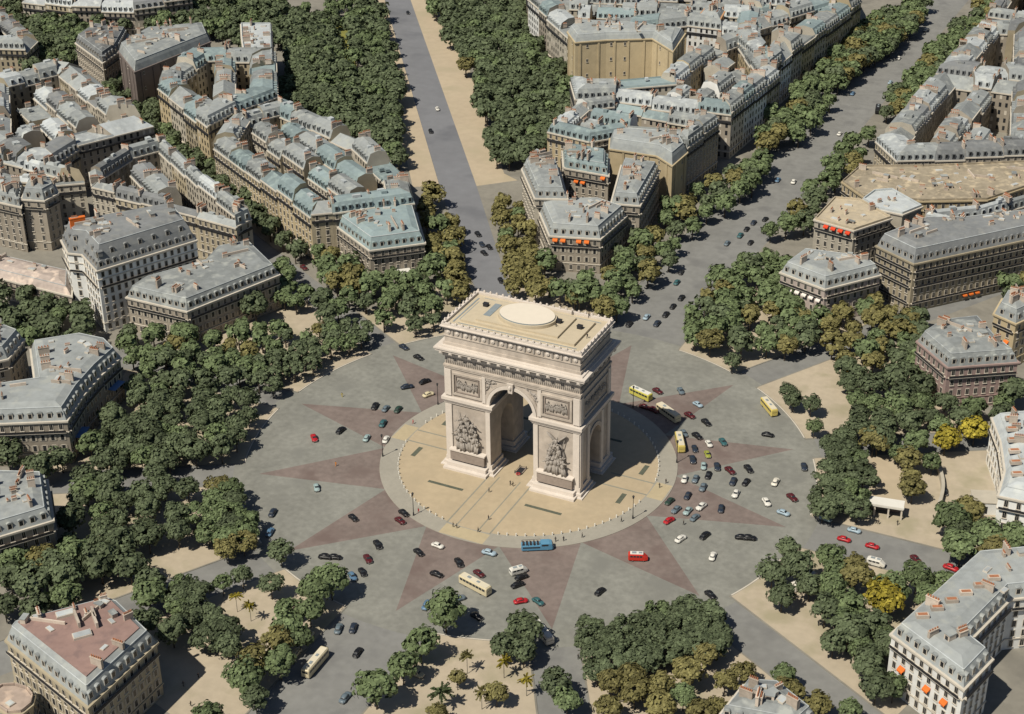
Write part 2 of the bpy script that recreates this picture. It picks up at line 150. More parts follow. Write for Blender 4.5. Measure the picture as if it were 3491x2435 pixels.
CARS = [
  (-63.5,43.6,-17,'car','black','black car beside the left shoulder of the arch attic'),
  (-71.8,48.0,-23,'car','navy','dark blue car leaving the tree lined street at the upper left'),
  (-53.3,29.7,63,'car','black','black car nearest the left edge of the arch front'),
  (-57.0,24.0,45,'car','navy','dark blue car left of the black car by the arch'),
  (-48.0,22.5,62,'car','cream','cream car against the left flank of the arch'),
  (-60.4,8.3,104,'car','black','black car, left of the three abreast left of the arch'),
  (-56.4,8.5,96,'car','bluegrey','blue grey car, middle of the three abreast left of the arch'),
  (-52.4,9.7,96,'car','green','dark green car, right of the three abreast left of the arch'),
  (-52.5,-0.2,103,'car','teal','teal car on the red paving left of the arch'),
  (-62.7,-9.7,88,'car','black','black car on the left tip of a grey paving wedge'),
  (-68.0,-17.4,-47,'car','red','red car alone on the left of the plaza'),
  (-52.7,-10.2,103,'car','paleteal','pale teal car beside the white car near the round kerb'),
  (-46.6,-8.4,103,'car','white','white car at the kerb of the round terrace'),
  (-51.9,-41.6,-53,'car','paleteal','pale teal car alone on the far left red paving'),
  (-56.6,-58.8,105,'car','navy','dark car with pale bonnet at the left rim trees'),
  (-51.7,-67.7,104,'car','blue','blue car half under the left rim trees'),
  (-33.4,-50.8,-27,'car','black','black car on the left edge of the lower red wedge'),
  (-21.0,-42.2,-23,'car','black','black car, upper of the pair by the lower lamp post'),
  (-20.0,-46.2,-23,'car','maroon','dark maroon car, lower of the pair by the lower lamp post'),
  (-19.9,-59.6,-42,'car','black','black car, uppermost of three in file at the lower left'),
  (-30.3,-71.2,17,'car','black','black car, left of the touching pair at the lower left'),
  (-27.9,-70.2,17,'car','black','black car, right of the touching pair at the lower left'),
  (-18.9,-66.9,-41,'car','maroon','dark maroon car, middle of three in file at the lower left'),
  (-17.1,-73.0,-41,'car','black','black car beside the blue car near the big rim tree'),
  (-18.6,-76.0,-41,'car','blue','light blue car near the big rim tree'),
  (-7.3,-57.8,-27,'car','black','black car left of the white saloon below the terrace'),
  (-3.9,-52.6,-6,'car','white','white saloon below the round terrace'),
  (5.5,-57.3,-44,'car','black','small black car above the long cream bus'),
  (2.4,-64.9,-5,'car','black','black car left of the long cream bus'),
  (13.1,-59.5,-23,'car','maroon','dark red car right above the long cream bus'),
  (11.2,-49.4,1,'car','paleblue','pale blue car left of the blue tour bus'),
  (15.1,-65.7,-15,'bus','cream','long cream bus on the near rim of the plaza'),
  (13.3,-72.4,57,'car','bluegrey','grey car below the long cream bus'),
  (21.4,-77.1,-17,'car','black','black car with pale front beside the round rim tree'),
  (6.7,-78.6,99,'car','blue','pale blue car half hidden by the round rim tree'),
  (-6.4,-95.9,108,'car','navy','dark car, right of two side by side on the boulevard'),
  (-9.8,-97.9,108,'car','bluegrey','grey car, left of two side by side on the boulevard'),
  (0.0,-104.3,96,'car','black','black car on the centre line of the boulevard'),
  (-7.3,-113.6,92,'bus','cream','cream bus driving on the boulevard at the bottom left'),
  (6.4,-121.2,91,'car','bluegrey','blue grey car at the bottom edge of the boulevard'),
  (18.5,-105.4,-3,'car','cream','cream car parked under the trees at the bottom'),
  (-15.3,-104.3,93,'car','cream','cream car parked beside the boulevard trees, upper one'),
  (-14.5,-111.7,93,'car','cream','cream car parked beside the boulevard trees, lower one'),
  (22.8,-54.0,50,'van','white','white van amid black cars below the blue tour bus'),
  (24.7,-55.9,57,'car','black','black car just below the white van'),
  (25.3,-59.6,57,'car','black','second black car below the white van'),
  (29.3,-65.9,41,'car','red','red car below the group with the white van'),
  (33.7,-64.0,-23,'car','teal','teal car right of the red car at the near rim'),
  (22.6,-41.2,29,'tourbus','skyblue','blue open topped tour bus at the edge of the round terrace'),
  (50.9,-33.7,22,'van','redvan','red delivery van with a white roof on the near red paving'),
  (47.3,-52.6,78,'car','black','black car alone near the clipped bottom grove'),
  (52.0,-12.2,69,'car','red','bright red car right of the terrace rim'),
  (58.4,-19.5,73,'car','white','white car right of the red delivery van'),
  (58.3,-7.5,78,'car','bluegrey','blue grey car beside the bright red car'),
  (64.2,-14.9,78,'car','black','black car in the middle of the lower right paving'),
  (69.8,-23.6,98,'car','white','white car lowest on the lower right paving'),
  (74.3,-11.2,16,'car','black','black car, left of the touching pair at the right rim'),
  (76.2,-10.6,16,'car','black','black car, right of the touching pair at the right rim'),
  (75.5,-40.9,-32,'car','black','black car entering the lower right street'),
  (41.1,-76.7,-37,'bus','whitebus','white bus half hidden in the bottom centre grove'),
  (59.3,-98.0,101,'car','black','black car at the bottom edge of the bottom street'),
  (16.7,51.9,-19,'bus','yellowwhite','yellow bus with white front half right of the arch attic'),
  (20.6,57.2,-26,'car','maroon','dark red car right of the uppermost yellow bus'),
  (27.6,60.5,-53,'car','bluegrey','grey car alone above the right red wedge'),
  (29.6,44.1,-31,'bus','cream','cream bus at the tip of the arch shadow'),
  (20.6,45.7,-11,'car','maroon','dark red car in the arch shadow, left one'),
  (24.1,45.1,-19,'car','maroon','dark red car in the arch shadow, right one'),
  (35.9,54.6,-26,'car','paleblue','pale blue car above the dark red one on the right red wedge'),
  (36.0,46.9,-26,'car','maroon','dark red car right of the cream bus at the shadow tip'),
  (42.4,45.0,-37,'car','black','black car on the grey paving between the two right red wedges'),
  (39.6,28.7,-62,'bus','yellow','yellow bus beside the right kerb of the round terrace'),
  (58.1,61.7,-48,'bus','yellow','yellow bus standing at the far right rim of the plaza'),
  (62.9,46.2,6,'car','black','black and white car alone below the far right yellow bus'),
  (42.7,35.9,-31,'car','black','black car above the red right wedge by the yellow bus'),
  (38.3,35.6,-52,'car','bluegrey','grey car just right of the kerbside yellow bus'),
  (51.4,36.0,-49,'car','teal','dark teal car on the right red wedge'),
  (47.7,33.1,-52,'car','white','white car on the right red wedge'),
  (44.7,28.4,-61,'car','navy','dark blue car right of the kerbside yellow bus'),
  (49.5,27.0,-59,'car','lime','yellow green car on the right red wedge'),
  (46.4,22.1,-64,'car','navy','dark car with red tail below the kerbside yellow bus'),
  (50.8,20.1,-72,'car','paleteal','pale teal car at the top of the right crowd of cars'),
  (54.7,21.5,-65,'car','navy','dark car right of the pale teal one in the crowd'),
  (59.1,21.1,-36,'car','maroon','dark red car on the right side of the crowd'),
  (63.9,24.5,-46,'car','black','black car outermost right of the crowd'),
  (53.9,15.8,-81,'car','black','black car in the middle of the right crowd'),
  (48.1,10.6,-80,'car','white','white fronted car nearest the terrace in the crowd'),
  (51.1,12.1,-83,'car','bluegrey','grey car second from the terrace in the crowd'),
  (62.0,15.7,-84,'car','navy','dark blue car, left of the outer pair in the crowd'),
  (65.7,17.0,-94,'car','black','black car, right of the outer pair in the crowd'),
  (54.8,8.7,-84,'car','bluegrey','grey car in the lower middle of the crowd'),
  (65.0,9.6,-85,'car','white','white car with black roof shadow on the outer side of the crowd'),
  (73.8,20.9,92,'car','whitecar','white car alone between the crowd and the clipped rim block'),
  (52.2,2.5,-86,'car','navy','dark blue car near the sunlit corner slab of the terrace'),
  (74.8,9.3,-53,'car','white','white car alone on the wide right paving'),
  (48.4,-2.7,-101,'car','green','dark green car at the lower right kerb of the terrace'),
  (51.8,-6.0,-101,'car','bluegrey','slate grey car below the dark green one by the kerb'),
  (55.2,-5.3,-94,'car','paleteal','pale teal car beside the slate grey one'),
  (58.0,-1.3,-102,'car','white','white car above the pair of blue grey cars'),
  (63.7,0.2,-76,'car','navy','dark blue car alone on the lower right red wedge'),
  (81.0,14.9,-37,'car','maroon','dark maroon car by the clipped right rim block'),
  (79.1,32.9,-67,'car','navy','dark car parked at the side of the clipped right block'),
  (81.2,6.0,-10,'car','paleblue','pale blue car at the mouth of the lower right street'),
  (93.5,8.1,-10,'car','paleteal','pale car on the lower right street near the portico'),
  (102.7,6.1,-2,'car','paleblue','pale blue car on the lower right street before the portico'),
  (101.3,0.5,-1,'car','red','red car on the lower right street, left one'),
  (109.6,0.6,-1,'car','red','red car on the lower right street, right one'),
  (121.7,37.5,-71,'car','black','black car standing in the right sandy court'),
  (112.9,-7.5,-1,'van','white','white van at the back of the lower right garden'),
  (97.1,-25.3,66,'bus','whitebus','white coach parked among the lower right trees'),
  (132.4,-0.2,-10,'car','red','red car parked by the bottom right mansion'),
  (122.4,-0.2,-38,'car','maroon','dark red car near the bottom right mansion trees'),
  (-97.0,142.1,-49,'car','black','black car at the left kerb of the sand avenue'),
  (-91.4,143.4,-44,'car','black','black car furthest up in the group on the sand avenue'),
  (-85.5,135.4,-49,'car','navy','dark blue car in the group on the sand avenue'),
  (-81.8,134.5,-44,'car','black','black car at the right of the group on the sand avenue'),
  (-81.2,128.8,-36,'car','black','black car lowest of the group on the sand avenue'),
  (-64.4,109.8,-49,'car','black','lone black car just behind the arch roof'),
  (-162.9,235.0,-54,'car','black','lone black car midway up the sand avenue'),
  (-173.9,261.9,-54,'car','white','small white car far up the sand avenue'),
  (-260.9,388.4,-55,'car','black','dark car at the very top of the sand avenue'),
  (-114.1,75.6,-32,'car','black','black car turning on the tree lined left street'),
  (-138.3,87.4,-32,'car','maroon','dark red car up the tree lined left street'),
  (-4.9,145.3,97,'car','black','black car furthest left on the mouth of the upper avenue'),
  (-3.2,136.3,91,'car','teal','dark teal car at the shady kerb of the upper avenue'),
  (3.0,125.0,91,'car','black','black car, uppermost of the file behind the arch'),
  (2.7,117.2,91,'car','black','black car, second of the file behind the arch'),
  (2.7,110.1,91,'car','black','black car, third of the file behind the arch'),
  (2.4,102.2,91,'car','navy','dark blue car, last of the file behind the arch'),
  (-2.9,105.3,91,'car','paleblue','pale blue car beside the file behind the arch'),
  (-6.5,97.6,92,'car','black','black car close to the tree shade behind the arch'),
  (8.5,205.5,84,'car','black','black car, top of the queue by the single avenue tree'),
  (5.3,200.3,91,'car','navy','dark car, second of the queue by the single avenue tree'),
  (4.8,193.2,91,'car','black','black car, third of the queue by the single avenue tree'),
  (4.5,186.3,91,'car','teal','dark teal car, last of the queue by the single avenue tree'),
  (10.4,181.7,90,'car','black','black car left of the single avenue tree'),
  (2.2,177.2,91,'car','bluegrey','grey car in mid avenue below the queue'),
  (7.0,247.7,96,'car','white','white car in mid avenue above the queue'),
  (0.3,246.6,91,'car','blue','blue car near the left trees of the upper avenue'),
  (-0.5,363.9,91,'car','blue','blue car far up by the middle tree bed'),
  (8.9,309.9,90,'car','white','white car far up in mid avenue'),
  (11.9,386.8,90,'car','paleblue','pale car far up beside the right row'),
  (6.3,424.4,90,'car','white','white car near the top of the upper avenue, lower one'),
  (7.5,475.5,90,'car','white','white car near the top of the upper avenue, upper one'),
  (16.9,345.7,102,'lorry','black','dark lorry standing at the end of the right avenue trees'),
]
LAMPS = [
  (-42.8,-17.0,'lamp post on the left kerb of the round terrace'),
  (-18.0,-41.6,'lamp post on the lower left kerb of the round terrace'),
  (41.7,-15.3,'lamp post on the lower right kerb of the round terrace'),
  (42.3,19.0,'lamp post on the right kerb below the yellow bus'),
  (-42.3,18.7,'lamp post behind the left flank of the arch'),
  (17.0,44.5,'lamp post in the arch shadow by the cream bus'),
]
PEOPLE = [
  (32.1,-30.6,0.15,'dark','person in dark clothes on the kerb right of the blue tour bus'),
  (25.9,-35.8,0.15,'dark','person in dark clothes just ahead of the blue tour bus'),
  (27.9,-34.5,0.15,'dark','second person in dark clothes ahead of the blue tour bus'),
  (-4.5,-41.9,0.15,'dark','person in dark clothes at the foot of the paved walk, left one'),
  (-3.2,-42.0,0.15,'dark','person in dark clothes at the foot of the paved walk, right one'),
  (3.3,-34.2,0.15,'dark','person in black alone on the paved walk before the arch'),
  (3.4,-41.1,0.15,'dark','person in dark clothes at the kerb end of the paved walk'),
  (-3.2,-21.0,0.15,'dark','person in grey on the upper edge of the paved walk'),
  (0.9,-14.7,0.15,'dark','person in dark clothes near the tomb, left one'),
  (1.9,-14.9,0.15,'dark','person in dark clothes near the tomb, right one'),
  (-17.3,-39.8,0.15,'red','person in red by the lower left lamp post'),
  (-43.7,4.3,0.15,'red','person in red at the left end of the cross walk'),
  (-73.9,9.6,0.0,'yellow','person in yellow on the grey paving at the upper left'),
  (-53.3,-28.1,0.0,'orange','person in orange on the red paving at the left'),
  (56.4,-11.8,0.0,'dark','person in dark clothes on the paving below the bright red car'),
  (42.7,3.4,0.15,'dark','person in dark clothes at the right end of the cross walk'),
  (39.3,-18.3,0.15,'dark','person in dark clothes on the kerb by the lower right lamp post'),
  (43.6,6.5,0.15,'dark','person in dark clothes on the right kerb ring'),
  (53.5,-81.2,0.0,'dark','person in dark clothes on the bottom street, lower one'),
  (53.1,-76.3,0.0,'dark','person in dark clothes on the bottom street, upper one'),
  (78.6,-44.4,0.0,'dark','person in dark clothes behind the car in the lower right street'),
  (-32.3,-130.6,0.14,'dark','person walking on the sunlit pavement by the square mansion, upper one'),
  (-33.9,-135.0,0.14,'dark','person walking on the sunlit pavement by the square mansion, middle one'),
  (-27.6,-140.5,0.14,'dark','person walking on the sunlit pavement by the square mansion, lowest one'),
  (108.1,12.7,0.14,'dark','person in dark clothes before the white portico'),
  (113.2,14.7,0.14,'dark','person in dark clothes at the right post of the white portico'),
  (1.7,-4.9,47.2,'dark','person in dark clothes on the roof terrace of the arch, front middle'),
  (9.8,-0.7,47.2,'dark','person in dark clothes on the arch roof below the white disc'),
  (20.1,-1.2,47.2,'dark','person in dark clothes at the front right corner of the arch roof'),
  (12.9,14.8,47.2,'dark','person in dark clothes at the back of the arch roof'),
  (15.3,10.9,47.2,'dark','person in dark clothes beside the right hatch of the arch roof'),
  (10.0,10.4,47.2,'dark','person in dark clothes right of the white disc'),
  (-2.7,-2.5,47.2,'dark','person in dark clothes left on the arch roof front'),
]
SAND_AVENUE = ([(-58.7,84.7),(-72.2,102.7),(-129.2,181.0),(-285.8,405.6)],[(-52.2,95.6),(-60.2,108.2),(-114.7,187.6),(-272.3,411.6)])
SAND_STRIPS = [[(-129.2,181.0),(-285.8,405.6),(-289.8,403.8),(-165.3,213.9),(-139.2,175.3)],[(-114.7,187.6),(-101.5,200.6),(-110.1,204.9),(-253.7,420.0),(-272.3,411.6)]]
LAWNS = [[(-294.5,365.3),(-288.8,367.8),(-257.7,323.1),(-241.0,299.7),(-247.3,296.9),(-269.1,326.0)],[(-237.8,290.0),(-235.0,294.9),(-202.2,247.0),(-202.1,240.5)]]
WCH = (-193.6,27.1)

# ------------------------------------------------------------------ camera
CAM = Vector((192.6335, -397.1256, 281.9556))
YAW, PITCH, ROLL = 2.0331462, -0.5057758, -0.0125498
fw = Vector((math.cos(PITCH)*math.cos(YAW), math.cos(PITCH)*math.sin(YAW), math.sin(PITCH)))
r0 = Vector((math.sin(YAW), -math.cos(YAW), 0)); u0 = r0.cross(fw)
rt = r0*math.cos(ROLL)+u0*math.sin(ROLL); up = u0*math.cos(ROLL)-r0*math.sin(ROLL)
cd = bpy.data.cameras.new('camera'); cam = bpy.data.objects.new('camera', cd); COL.objects.link(cam)
cam.matrix_world = Matrix(((rt.x, up.x, -fw.x, CAM.x), (rt.y, up.y, -fw.y, CAM.y), (rt.z, up.z, -fw.z, CAM.z), (0, 0, 0, 1)))
cd.sensor_width = 36; cd.lens = 58.608; cd.clip_start = 5; cd.clip_end = 6000
sc.camera = cam

# ------------------------------------------------------------------ light
SUN_AZ, SUN_EL = math.radians(250), math.radians(54)      # direction towards the sun, measured from +X
world = bpy.data.worlds.new('World'); sc.world = world; world.use_nodes = True
wn = world.node_tree; bg = wn.nodes['Background']
sky = wn.nodes.new('ShaderNodeTexSky'); sky.sky_type = 'NISHITA'; sky.sun_disc = False
sky.sun_elevation = SUN_EL; sky.sun_rotation = math.radians(90)-SUN_AZ; sky.air_density = 1.0; sky.dust_density = 1.0
wn.links.new(sky.outputs[0], bg.inputs[0]); bg.inputs[1].default_value = 0.05
sd = bpy.data.lights.new('sun', 'SUN'); sd.energy = 5.0; sd.angle = math.radians(0.6); sd.color = (1, 0.93, 0.80)
so = bpy.data.objects.new('sun', sd); COL.objects.link(so)
tosun = Vector((math.cos(SUN_EL)*math.cos(SUN_AZ), math.cos(SUN_EL)*math.sin(SUN_AZ), math.sin(SUN_EL)))
so.rotation_euler = tosun.to_track_quat('Z', 'Y').to_euler(); so.location = (-200, -300, 400)
vs = sc.view_settings; vs.view_transform = 'Standard'; vs.look = 'None'; vs.exposure = -0.17; vs.gamma = 1.0
sc.cycles.diffuse_bounces = 1; sc.cycles.max_bounces = 4

# ------------------------------------------------------------------ materials
def mat(name, col, rough=0.85, amt=0.25, scale=0.6, tint=0.0, bump=0.0, metal=0.0, spots=None, detail=6, island=0.0, spec=0.3, grid=None):
    """procedural surface: base colour broken up by two noises, optional per-object and per-face tint, optional coursing"""
    m = bpy.data.materials.new(name); m.use_nodes = True
    n = m.node_tree; N = n.nodes; L = n.links; b = N['Principled BSDF']
    b.inputs['Roughness'].default_value = rough; b.inputs['Metallic'].default_value = metal
    b.inputs['Specular IOR Level'].default_value = spec
    geo = N.new('ShaderNodeNewGeometry')
    t1 = N.new('ShaderNodeTexNoise'); t1.inputs['Scale'].default_value = scale; t1.inputs['Detail'].default_value = detail
    t2 = N.new('ShaderNodeTexNoise'); t2.inputs['Scale'].default_value = scale*0.13; t2.inputs['Detail'].default_value = 3
    L.new(geo.outputs['Position'], t1.inputs['Vector']); L.new(geo.outputs['Position'], t2.inputs['Vector'])
    add = N.new('ShaderNodeMath'); add.operation = 'ADD'; L.new(t1.outputs['Fac'], add.inputs[0]); L.new(t2.outputs['Fac'], add.inputs[1])
    last = add.outputs[0]; off = 1.0
    def plus(sock, k):
        nonlocal last, off
        mu = N.new('ShaderNodeMath'); mu.operation = 'MULTIPLY_ADD'; L.new(sock, mu.inputs[0]); mu.inputs[1].default_value = k; L.new(last, mu.inputs[2])
        last = mu.outputs[0]; off += k*0.5
    if tint:
        oi = N.new('ShaderNodeObjectInfo'); plus(oi.outputs['Random'], tint/max(amt, 0.01))
    if island: plus(geo.outputs['Random Per Island'], island/max(amt, 0.01))
    if grid:
        br = N.new('ShaderNodeTexBrick'); br.inputs['Scale'].default_value = grid[0]; br.inputs['Mortar Size'].default_value = grid[1]
        br.inputs['Color1'].default_value = (1, 1, 1, 1); br.inputs['Color2'].default_value = (.82, .82, .82, 1); br.inputs['Mortar'].default_value = (.2, .2, .2, 1)
        L.new(geo.outputs['Position'], br.inputs['Vector']); plus(br.outputs['Color'], grid[2]/max(amt, .01)); off += grid[2]*.35/max(amt, .01)
    k = N.new('ShaderNodeMath'); k.operation = 'SUBTRACT'; L.new(last, k.inputs[0]); k.inputs[1].default_value = off
    k2 = N.new('ShaderNodeMath'); k2.operation = 'MULTIPLY_ADD'; L.new(k.outputs[0], k2.inputs[0]); k2.inputs[1].default_value = 2*amt; k2.inputs[2].default_value = 1.0
    vm = N.new('ShaderNodeVectorMath'); vm.operation = 'SCALE'; vm.inputs[0].default_value = col; L.new(k2.outputs[0], vm.inputs['Scale'])
    out = vm.outputs[0]
    if spots:
        t3 = N.new('ShaderNodeTexNoise'); t3.inputs['Scale'].default_value = spots[1]; t3.inputs['Detail'].default_value = 4; L.new(geo.outputs['Position'], t3.inputs['Vector'])
        ra = N.new('ShaderNodeMapRange'); ra.inputs[1].default_value = .52; ra.inputs[2].default_value = .68; L.new(t3.outputs['Fac'], ra.inputs[0])
        mx = N.new('ShaderNodeMix'); mx.data_type = 'RGBA'; L.new(ra.outputs[0], mx.inputs[0]); L.new(out, mx.inputs[6]); mx.inputs[7].default_value = (*spots[0], 1)
        out = mx.outputs[2]
    L.new(out, b.inputs['Base Color'])
    if bump:
        bp = N.new('ShaderNodeBump'); bp.inputs['Strength'].default_value = bump; bp.inputs['Distance'].default_value = 0.3
        L.new(t1.outputs['Fac'], bp.inputs['Height']); L.new(bp.outputs[0], b.inputs['Normal'])
    return m
M = {}
def addm(k, *a, **kw): M[k] = mat(k, *a, **kw)
addm('asphalt', (.225, .225, .215), amt=.2, scale=.35, spots=((.18, .18, .175), .10))
addm('setts', (.235, .235, .21), amt=.32, scale=.5, detail=8, spots=((.205, .205, .185), .09))
addm('redsetts', (.205, .165, .148), amt=.32, scale=.5, detail=8, spots=((.165, .125, .112), .09))
addm('sandwalk', (.25, .235, .20), amt=.2, scale=.4, spots=((.19, .18, .155), .07)); addm('promenade', (.45, .385, .29), amt=.16, scale=.4, spots=((.36, .32, .22), .09))
addm('island', (.455, .37, .25), amt=.14, scale=.5, spots=((.42, .345, .235), .1))
addm('ring', (.34, .32, .27), amt=.14, scale=.6)
addm('line', (.27, .26, .21), amt=.2, scale=1)
addm('slab', (.46, .385, .25), amt=.12, scale=.6)
addm('sandstrip', (.47, .39, .28), amt=.14, scale=.25, spots=((.42, .36, .25), .05))
addm('foch', (.20, .205, .22), amt=.15, scale=.2, spots=((.15, .155, .17), .04))
addm('lawn', (.22, .22, .06), amt=.3, scale=.4)
addm('grille', (.11, .12, .09), amt=.3, scale=3)
addm('archstone', (.52, .455, .39), amt=.34, scale=.5, bump=.25, spots=((.42, .36, .30), .12))
addm('archwhite', (.68, .61, .54), amt=.12, scale=.6, bump=.15)
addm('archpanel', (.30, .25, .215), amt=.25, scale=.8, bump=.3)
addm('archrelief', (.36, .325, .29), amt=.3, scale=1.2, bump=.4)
addm('archroof', (.55, .47, .34), amt=.12, scale=.5)
addm('rooftop_disc', (.74, .67, .56), amt=.05, scale=.5)
addm('lead', (.25, .29, .31), amt=.2, scale=.8)
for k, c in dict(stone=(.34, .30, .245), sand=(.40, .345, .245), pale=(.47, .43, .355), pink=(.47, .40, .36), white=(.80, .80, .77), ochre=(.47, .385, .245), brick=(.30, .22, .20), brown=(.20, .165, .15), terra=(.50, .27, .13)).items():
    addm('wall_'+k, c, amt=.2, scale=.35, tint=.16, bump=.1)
for k, c in dict(zinc=(.28, .30, .30), zincblue=(.225, .285, .295), slate=(.20, .21, .215), pale_zinc=(.42, .45, .46), beige=(.50, .42, .37), sandroof=(.42, .36, .265), pinkroof=(.45, .36, .30)).items():
    addm('roof_'+k, c, rough=.65, amt=.3, scale=.5, tint=.2, spots=((c[0]*1.35, c[1]*1.32, c[2]*1.25), .3))
addm('roof_terrace_red', (.30, .20, .175), amt=.2, scale=.5, spots=((.24, .165, .15), .3)); addm('terracotta', (.40, .17, .09), amt=.3, scale=2)
addm('chimneystone', (.50, .43, .36), amt=.25, scale=1, tint=.25)
addm('pane', (.022, .024, .028), rough=.25, amt=.4, scale=.7, spec=.5)
addm('shutter', (.42, .38, .31), amt=.2, scale=1)
addm('iron', (.03, .03, .033), amt=.3, scale=1, rough=.6)
addm('trim', (.58, .53, .45), amt=.15, scale=.5)
addm('bark', (.09, .075, .06), amt=.3, scale=3)
addm('trunkpale', (.25, .23, .19), amt=.3, scale=3)
for k, c in (('leaf0', (.092, .116, .062)), ('leaf1', (.118, .155, .072)), ('leaf2', (.165, .150, .058)), ('leaf3', (.30, .25, .035))):
    addm(k, c, rough=.7, amt=.16, scale=.25, tint=.22, island=.40, spec=.2)
CARC = dict(black=(.012, .012, .014), navy=(.025, .035, .055), bluegrey=(.13, .17, .20), teal=(.04, .12, .13), paleteal=(.32, .42, .42), paleblue=(.33, .43, .50), blue=(.10, .19, .30),
            green=(.03, .06, .045), maroon=(.09, .014, .018), red=(.42, .018, .025), white=(.70, .68, .62), whitecar=(.72, .68, .58), cream=(.62, .54, .36), lime=(.30, .32, .06),
            skyblue=(.10, .27, .42), redvan=(.55, .035, .02), yellow=(.62, .50, .14), yellowwhite=(.55, .50, .10), whitebus=(.66, .62, .55))
for k, c in CARC.items(): addm('paint_'+k, c, rough=.35, amt=.06, scale=2, spec=.5)
addm('tyre', (.012, .012, .012), amt=.2); addm('carglass', (.03, .035, .04), rough=.15, amt=.1, spec=.6); addm('chrome', (.55, .55, .55), rough=.25, metal=.9, amt=.05)
addm('creamroof', (.66, .60, .46), amt=.08, scale=1); addm('whitepaint', (.72, .70, .64), amt=.06, scale=1); addm('seats', (.09, .08, .08), amt=.4, scale=4)
for k, c in dict(orange=(.72, .17, .03), red=(.66, .06, .02), white=(.78, .72, .66), blue=(.12, .22, .42)).items(): addm('awning_'+k, c, amt=.15, scale=1)
for k, c in dict(dark=(.02, .02, .024), red=(.45, .03, .04), yellow=(.55, .42, .03), orange=(.60, .22, .03)).items(): addm('cloth_'+k, c, amt=.2, scale=4)
addm('skin', (.45, .28, .2), amt=.1)

# ------------------------------------------------------------------ mesh helpers
class MB:
    def __init__(s): s.v = []; s.f = []; s.m = []
    def face(s, pts, m=0):
        i = len(s.v); s.v += [tuple(p) for p in pts]; s.f.append(tuple(range(i, i+len(pts)))); s.m.append(m)
    def mesh(s, vs, fs, m=0):
        i = len(s.v); s.v += [tuple(p) for p in vs]
        for f in fs: s.f.append(tuple(i+k for k in f)); s.m.append(m)
    def box(s, c, d, rz=0.0, m=0, bottom=True):
        x, y, z = d[0]/2, d[1]/2, d[2]/2; ca, sa = math.cos(rz), math.sin(rz)
        vs = [(c[0]+a*x*ca-b*y*sa, c[1]+a*x*sa+b*y*ca, c[2]+e*z) for e in (-1, 1) for b in (-1, 1) for a in (-1, 1)]
        fs = [(4, 5, 7, 6), (0, 1, 5, 4), (1, 3, 7, 5), (3, 2, 6, 7), (2, 0, 4, 6)]
        if bottom: fs.append((0, 2, 3, 1))
        s.mesh(vs, fs, m)
    def prism(s, p, z0, z1, m=0, mtop=None, top=True, bottom=False):
        n = len(p); i = len(s.v); s.v += [(a, b, z0) for a, b in p]+[(a, b, z1) for a, b in p]
        for k in range(n): s.f.append((i+k, i+(k+1) % n, i+n+(k+1) % n, i+n+k)); s.m.append(m)
        if top: s.f.append(tuple(range(i+n, i+2*n))); s.m.append(m if mtop is None else mtop)
        if bottom: s.f.append(tuple(range(i+n-1, i-1, -1))); s.m.append(m)
    def tube(s, p0, p1, r0, r1=None, n=8, m=0, cap=True):
        r1 = r0 if r1 is None else r1; a, b = Vector(p0), Vector(p1); q = (b-a).to_track_quat('Z', 'Y'); i = len(s.v)
        for c, r in ((a, r0), (b, r1)):
            for k in range(n): s.v.append(tuple(c+q@Vector((r*math.cos(2*PI*k/n), r*math.sin(2*PI*k/n), 0))))
        for k in range(n): s.f.append((i+k, i+(k+1) % n, i+n+(k+1) % n, i+n+k)); s.m.append(m)
        if cap: s.f.append(tuple(range(i+n, i+2*n))); s.m.append(m); s.f.append(tuple(range(i+n-1, i-1, -1))); s.m.append(m)
    def ball(s, c, d, m=0, seg=8, rings=5, rot=None):
        i = len(s.v); q = rot
        def P(x, y, z):
            w = Vector((x*d[0]/2, y*d[1]/2, z*d[2]/2))
            if q: w = q@w
            return (c[0]+w.x, c[1]+w.y, c[2]+w.z)
        s.v.append(P(0, 0, 1))
        for r in range(1, rings):
            t = PI*r/rings
            for k in range(seg): a = 2*PI*k/seg; s.v.append(P(math.sin(t)*math.cos(a), math.sin(t)*math.sin(a), math.cos(t)))
        s.v.append(P(0, 0, -1)); e = len(s.v)-1
        for k in range(seg):
            s.f.append((i, i+1+k, i+1+(k+1) % seg)); s.m.append(m)
            for r in range(rings-2):
                a = i+1+r*seg; s.f.append((a+k, a+seg+k, a+seg+(k+1) % seg, a+(k+1) % seg)); s.m.append(m)
            a = i+1+(rings-2)*seg; s.f.append((a+k, e, a+(k+1) % seg)); s.m.append(m)
    def data(s, name, mats, o=(0, 0, 0), smooth=False):
        me = bpy.data.meshes.new(name); ox, oy, oz = o
        me.from_pydata([(a-ox, b-oy, c-oz) for a, b, c in s.v], [], s.f)
        for k in mats: me.materials.append(M[k])
        me.polygons.foreach_set('material_index', s.m)
        if smooth: me.polygons.foreach_set('use_smooth', [True]*len(me.polygons))
        me.update(); return me
    def build(s, name, mats, parent=None, o=(0, 0, 0), smooth=False):
        ob = bpy.data.objects.new(name, s.data(name, mats, o, smooth)); COL.objects.link(ob)
        if parent: ob.parent = parent
        return ob
def tag(o, label=None, cat=None, group=None, kind=None):
    if label: o['label'] = label
    if cat: o['category'] = cat
    if group: o['group'] = group
    if kind: o['kind'] = kind
    return o
def empty(name, loc, label, cat, group=None, rz=0.0):
    o = bpy.data.objects.new(name, None); COL.objects.link(o); o.location = loc; o.rotation_euler = (0, 0, rz); o.empty_display_size = .5
    return tag(o, label, cat, group)
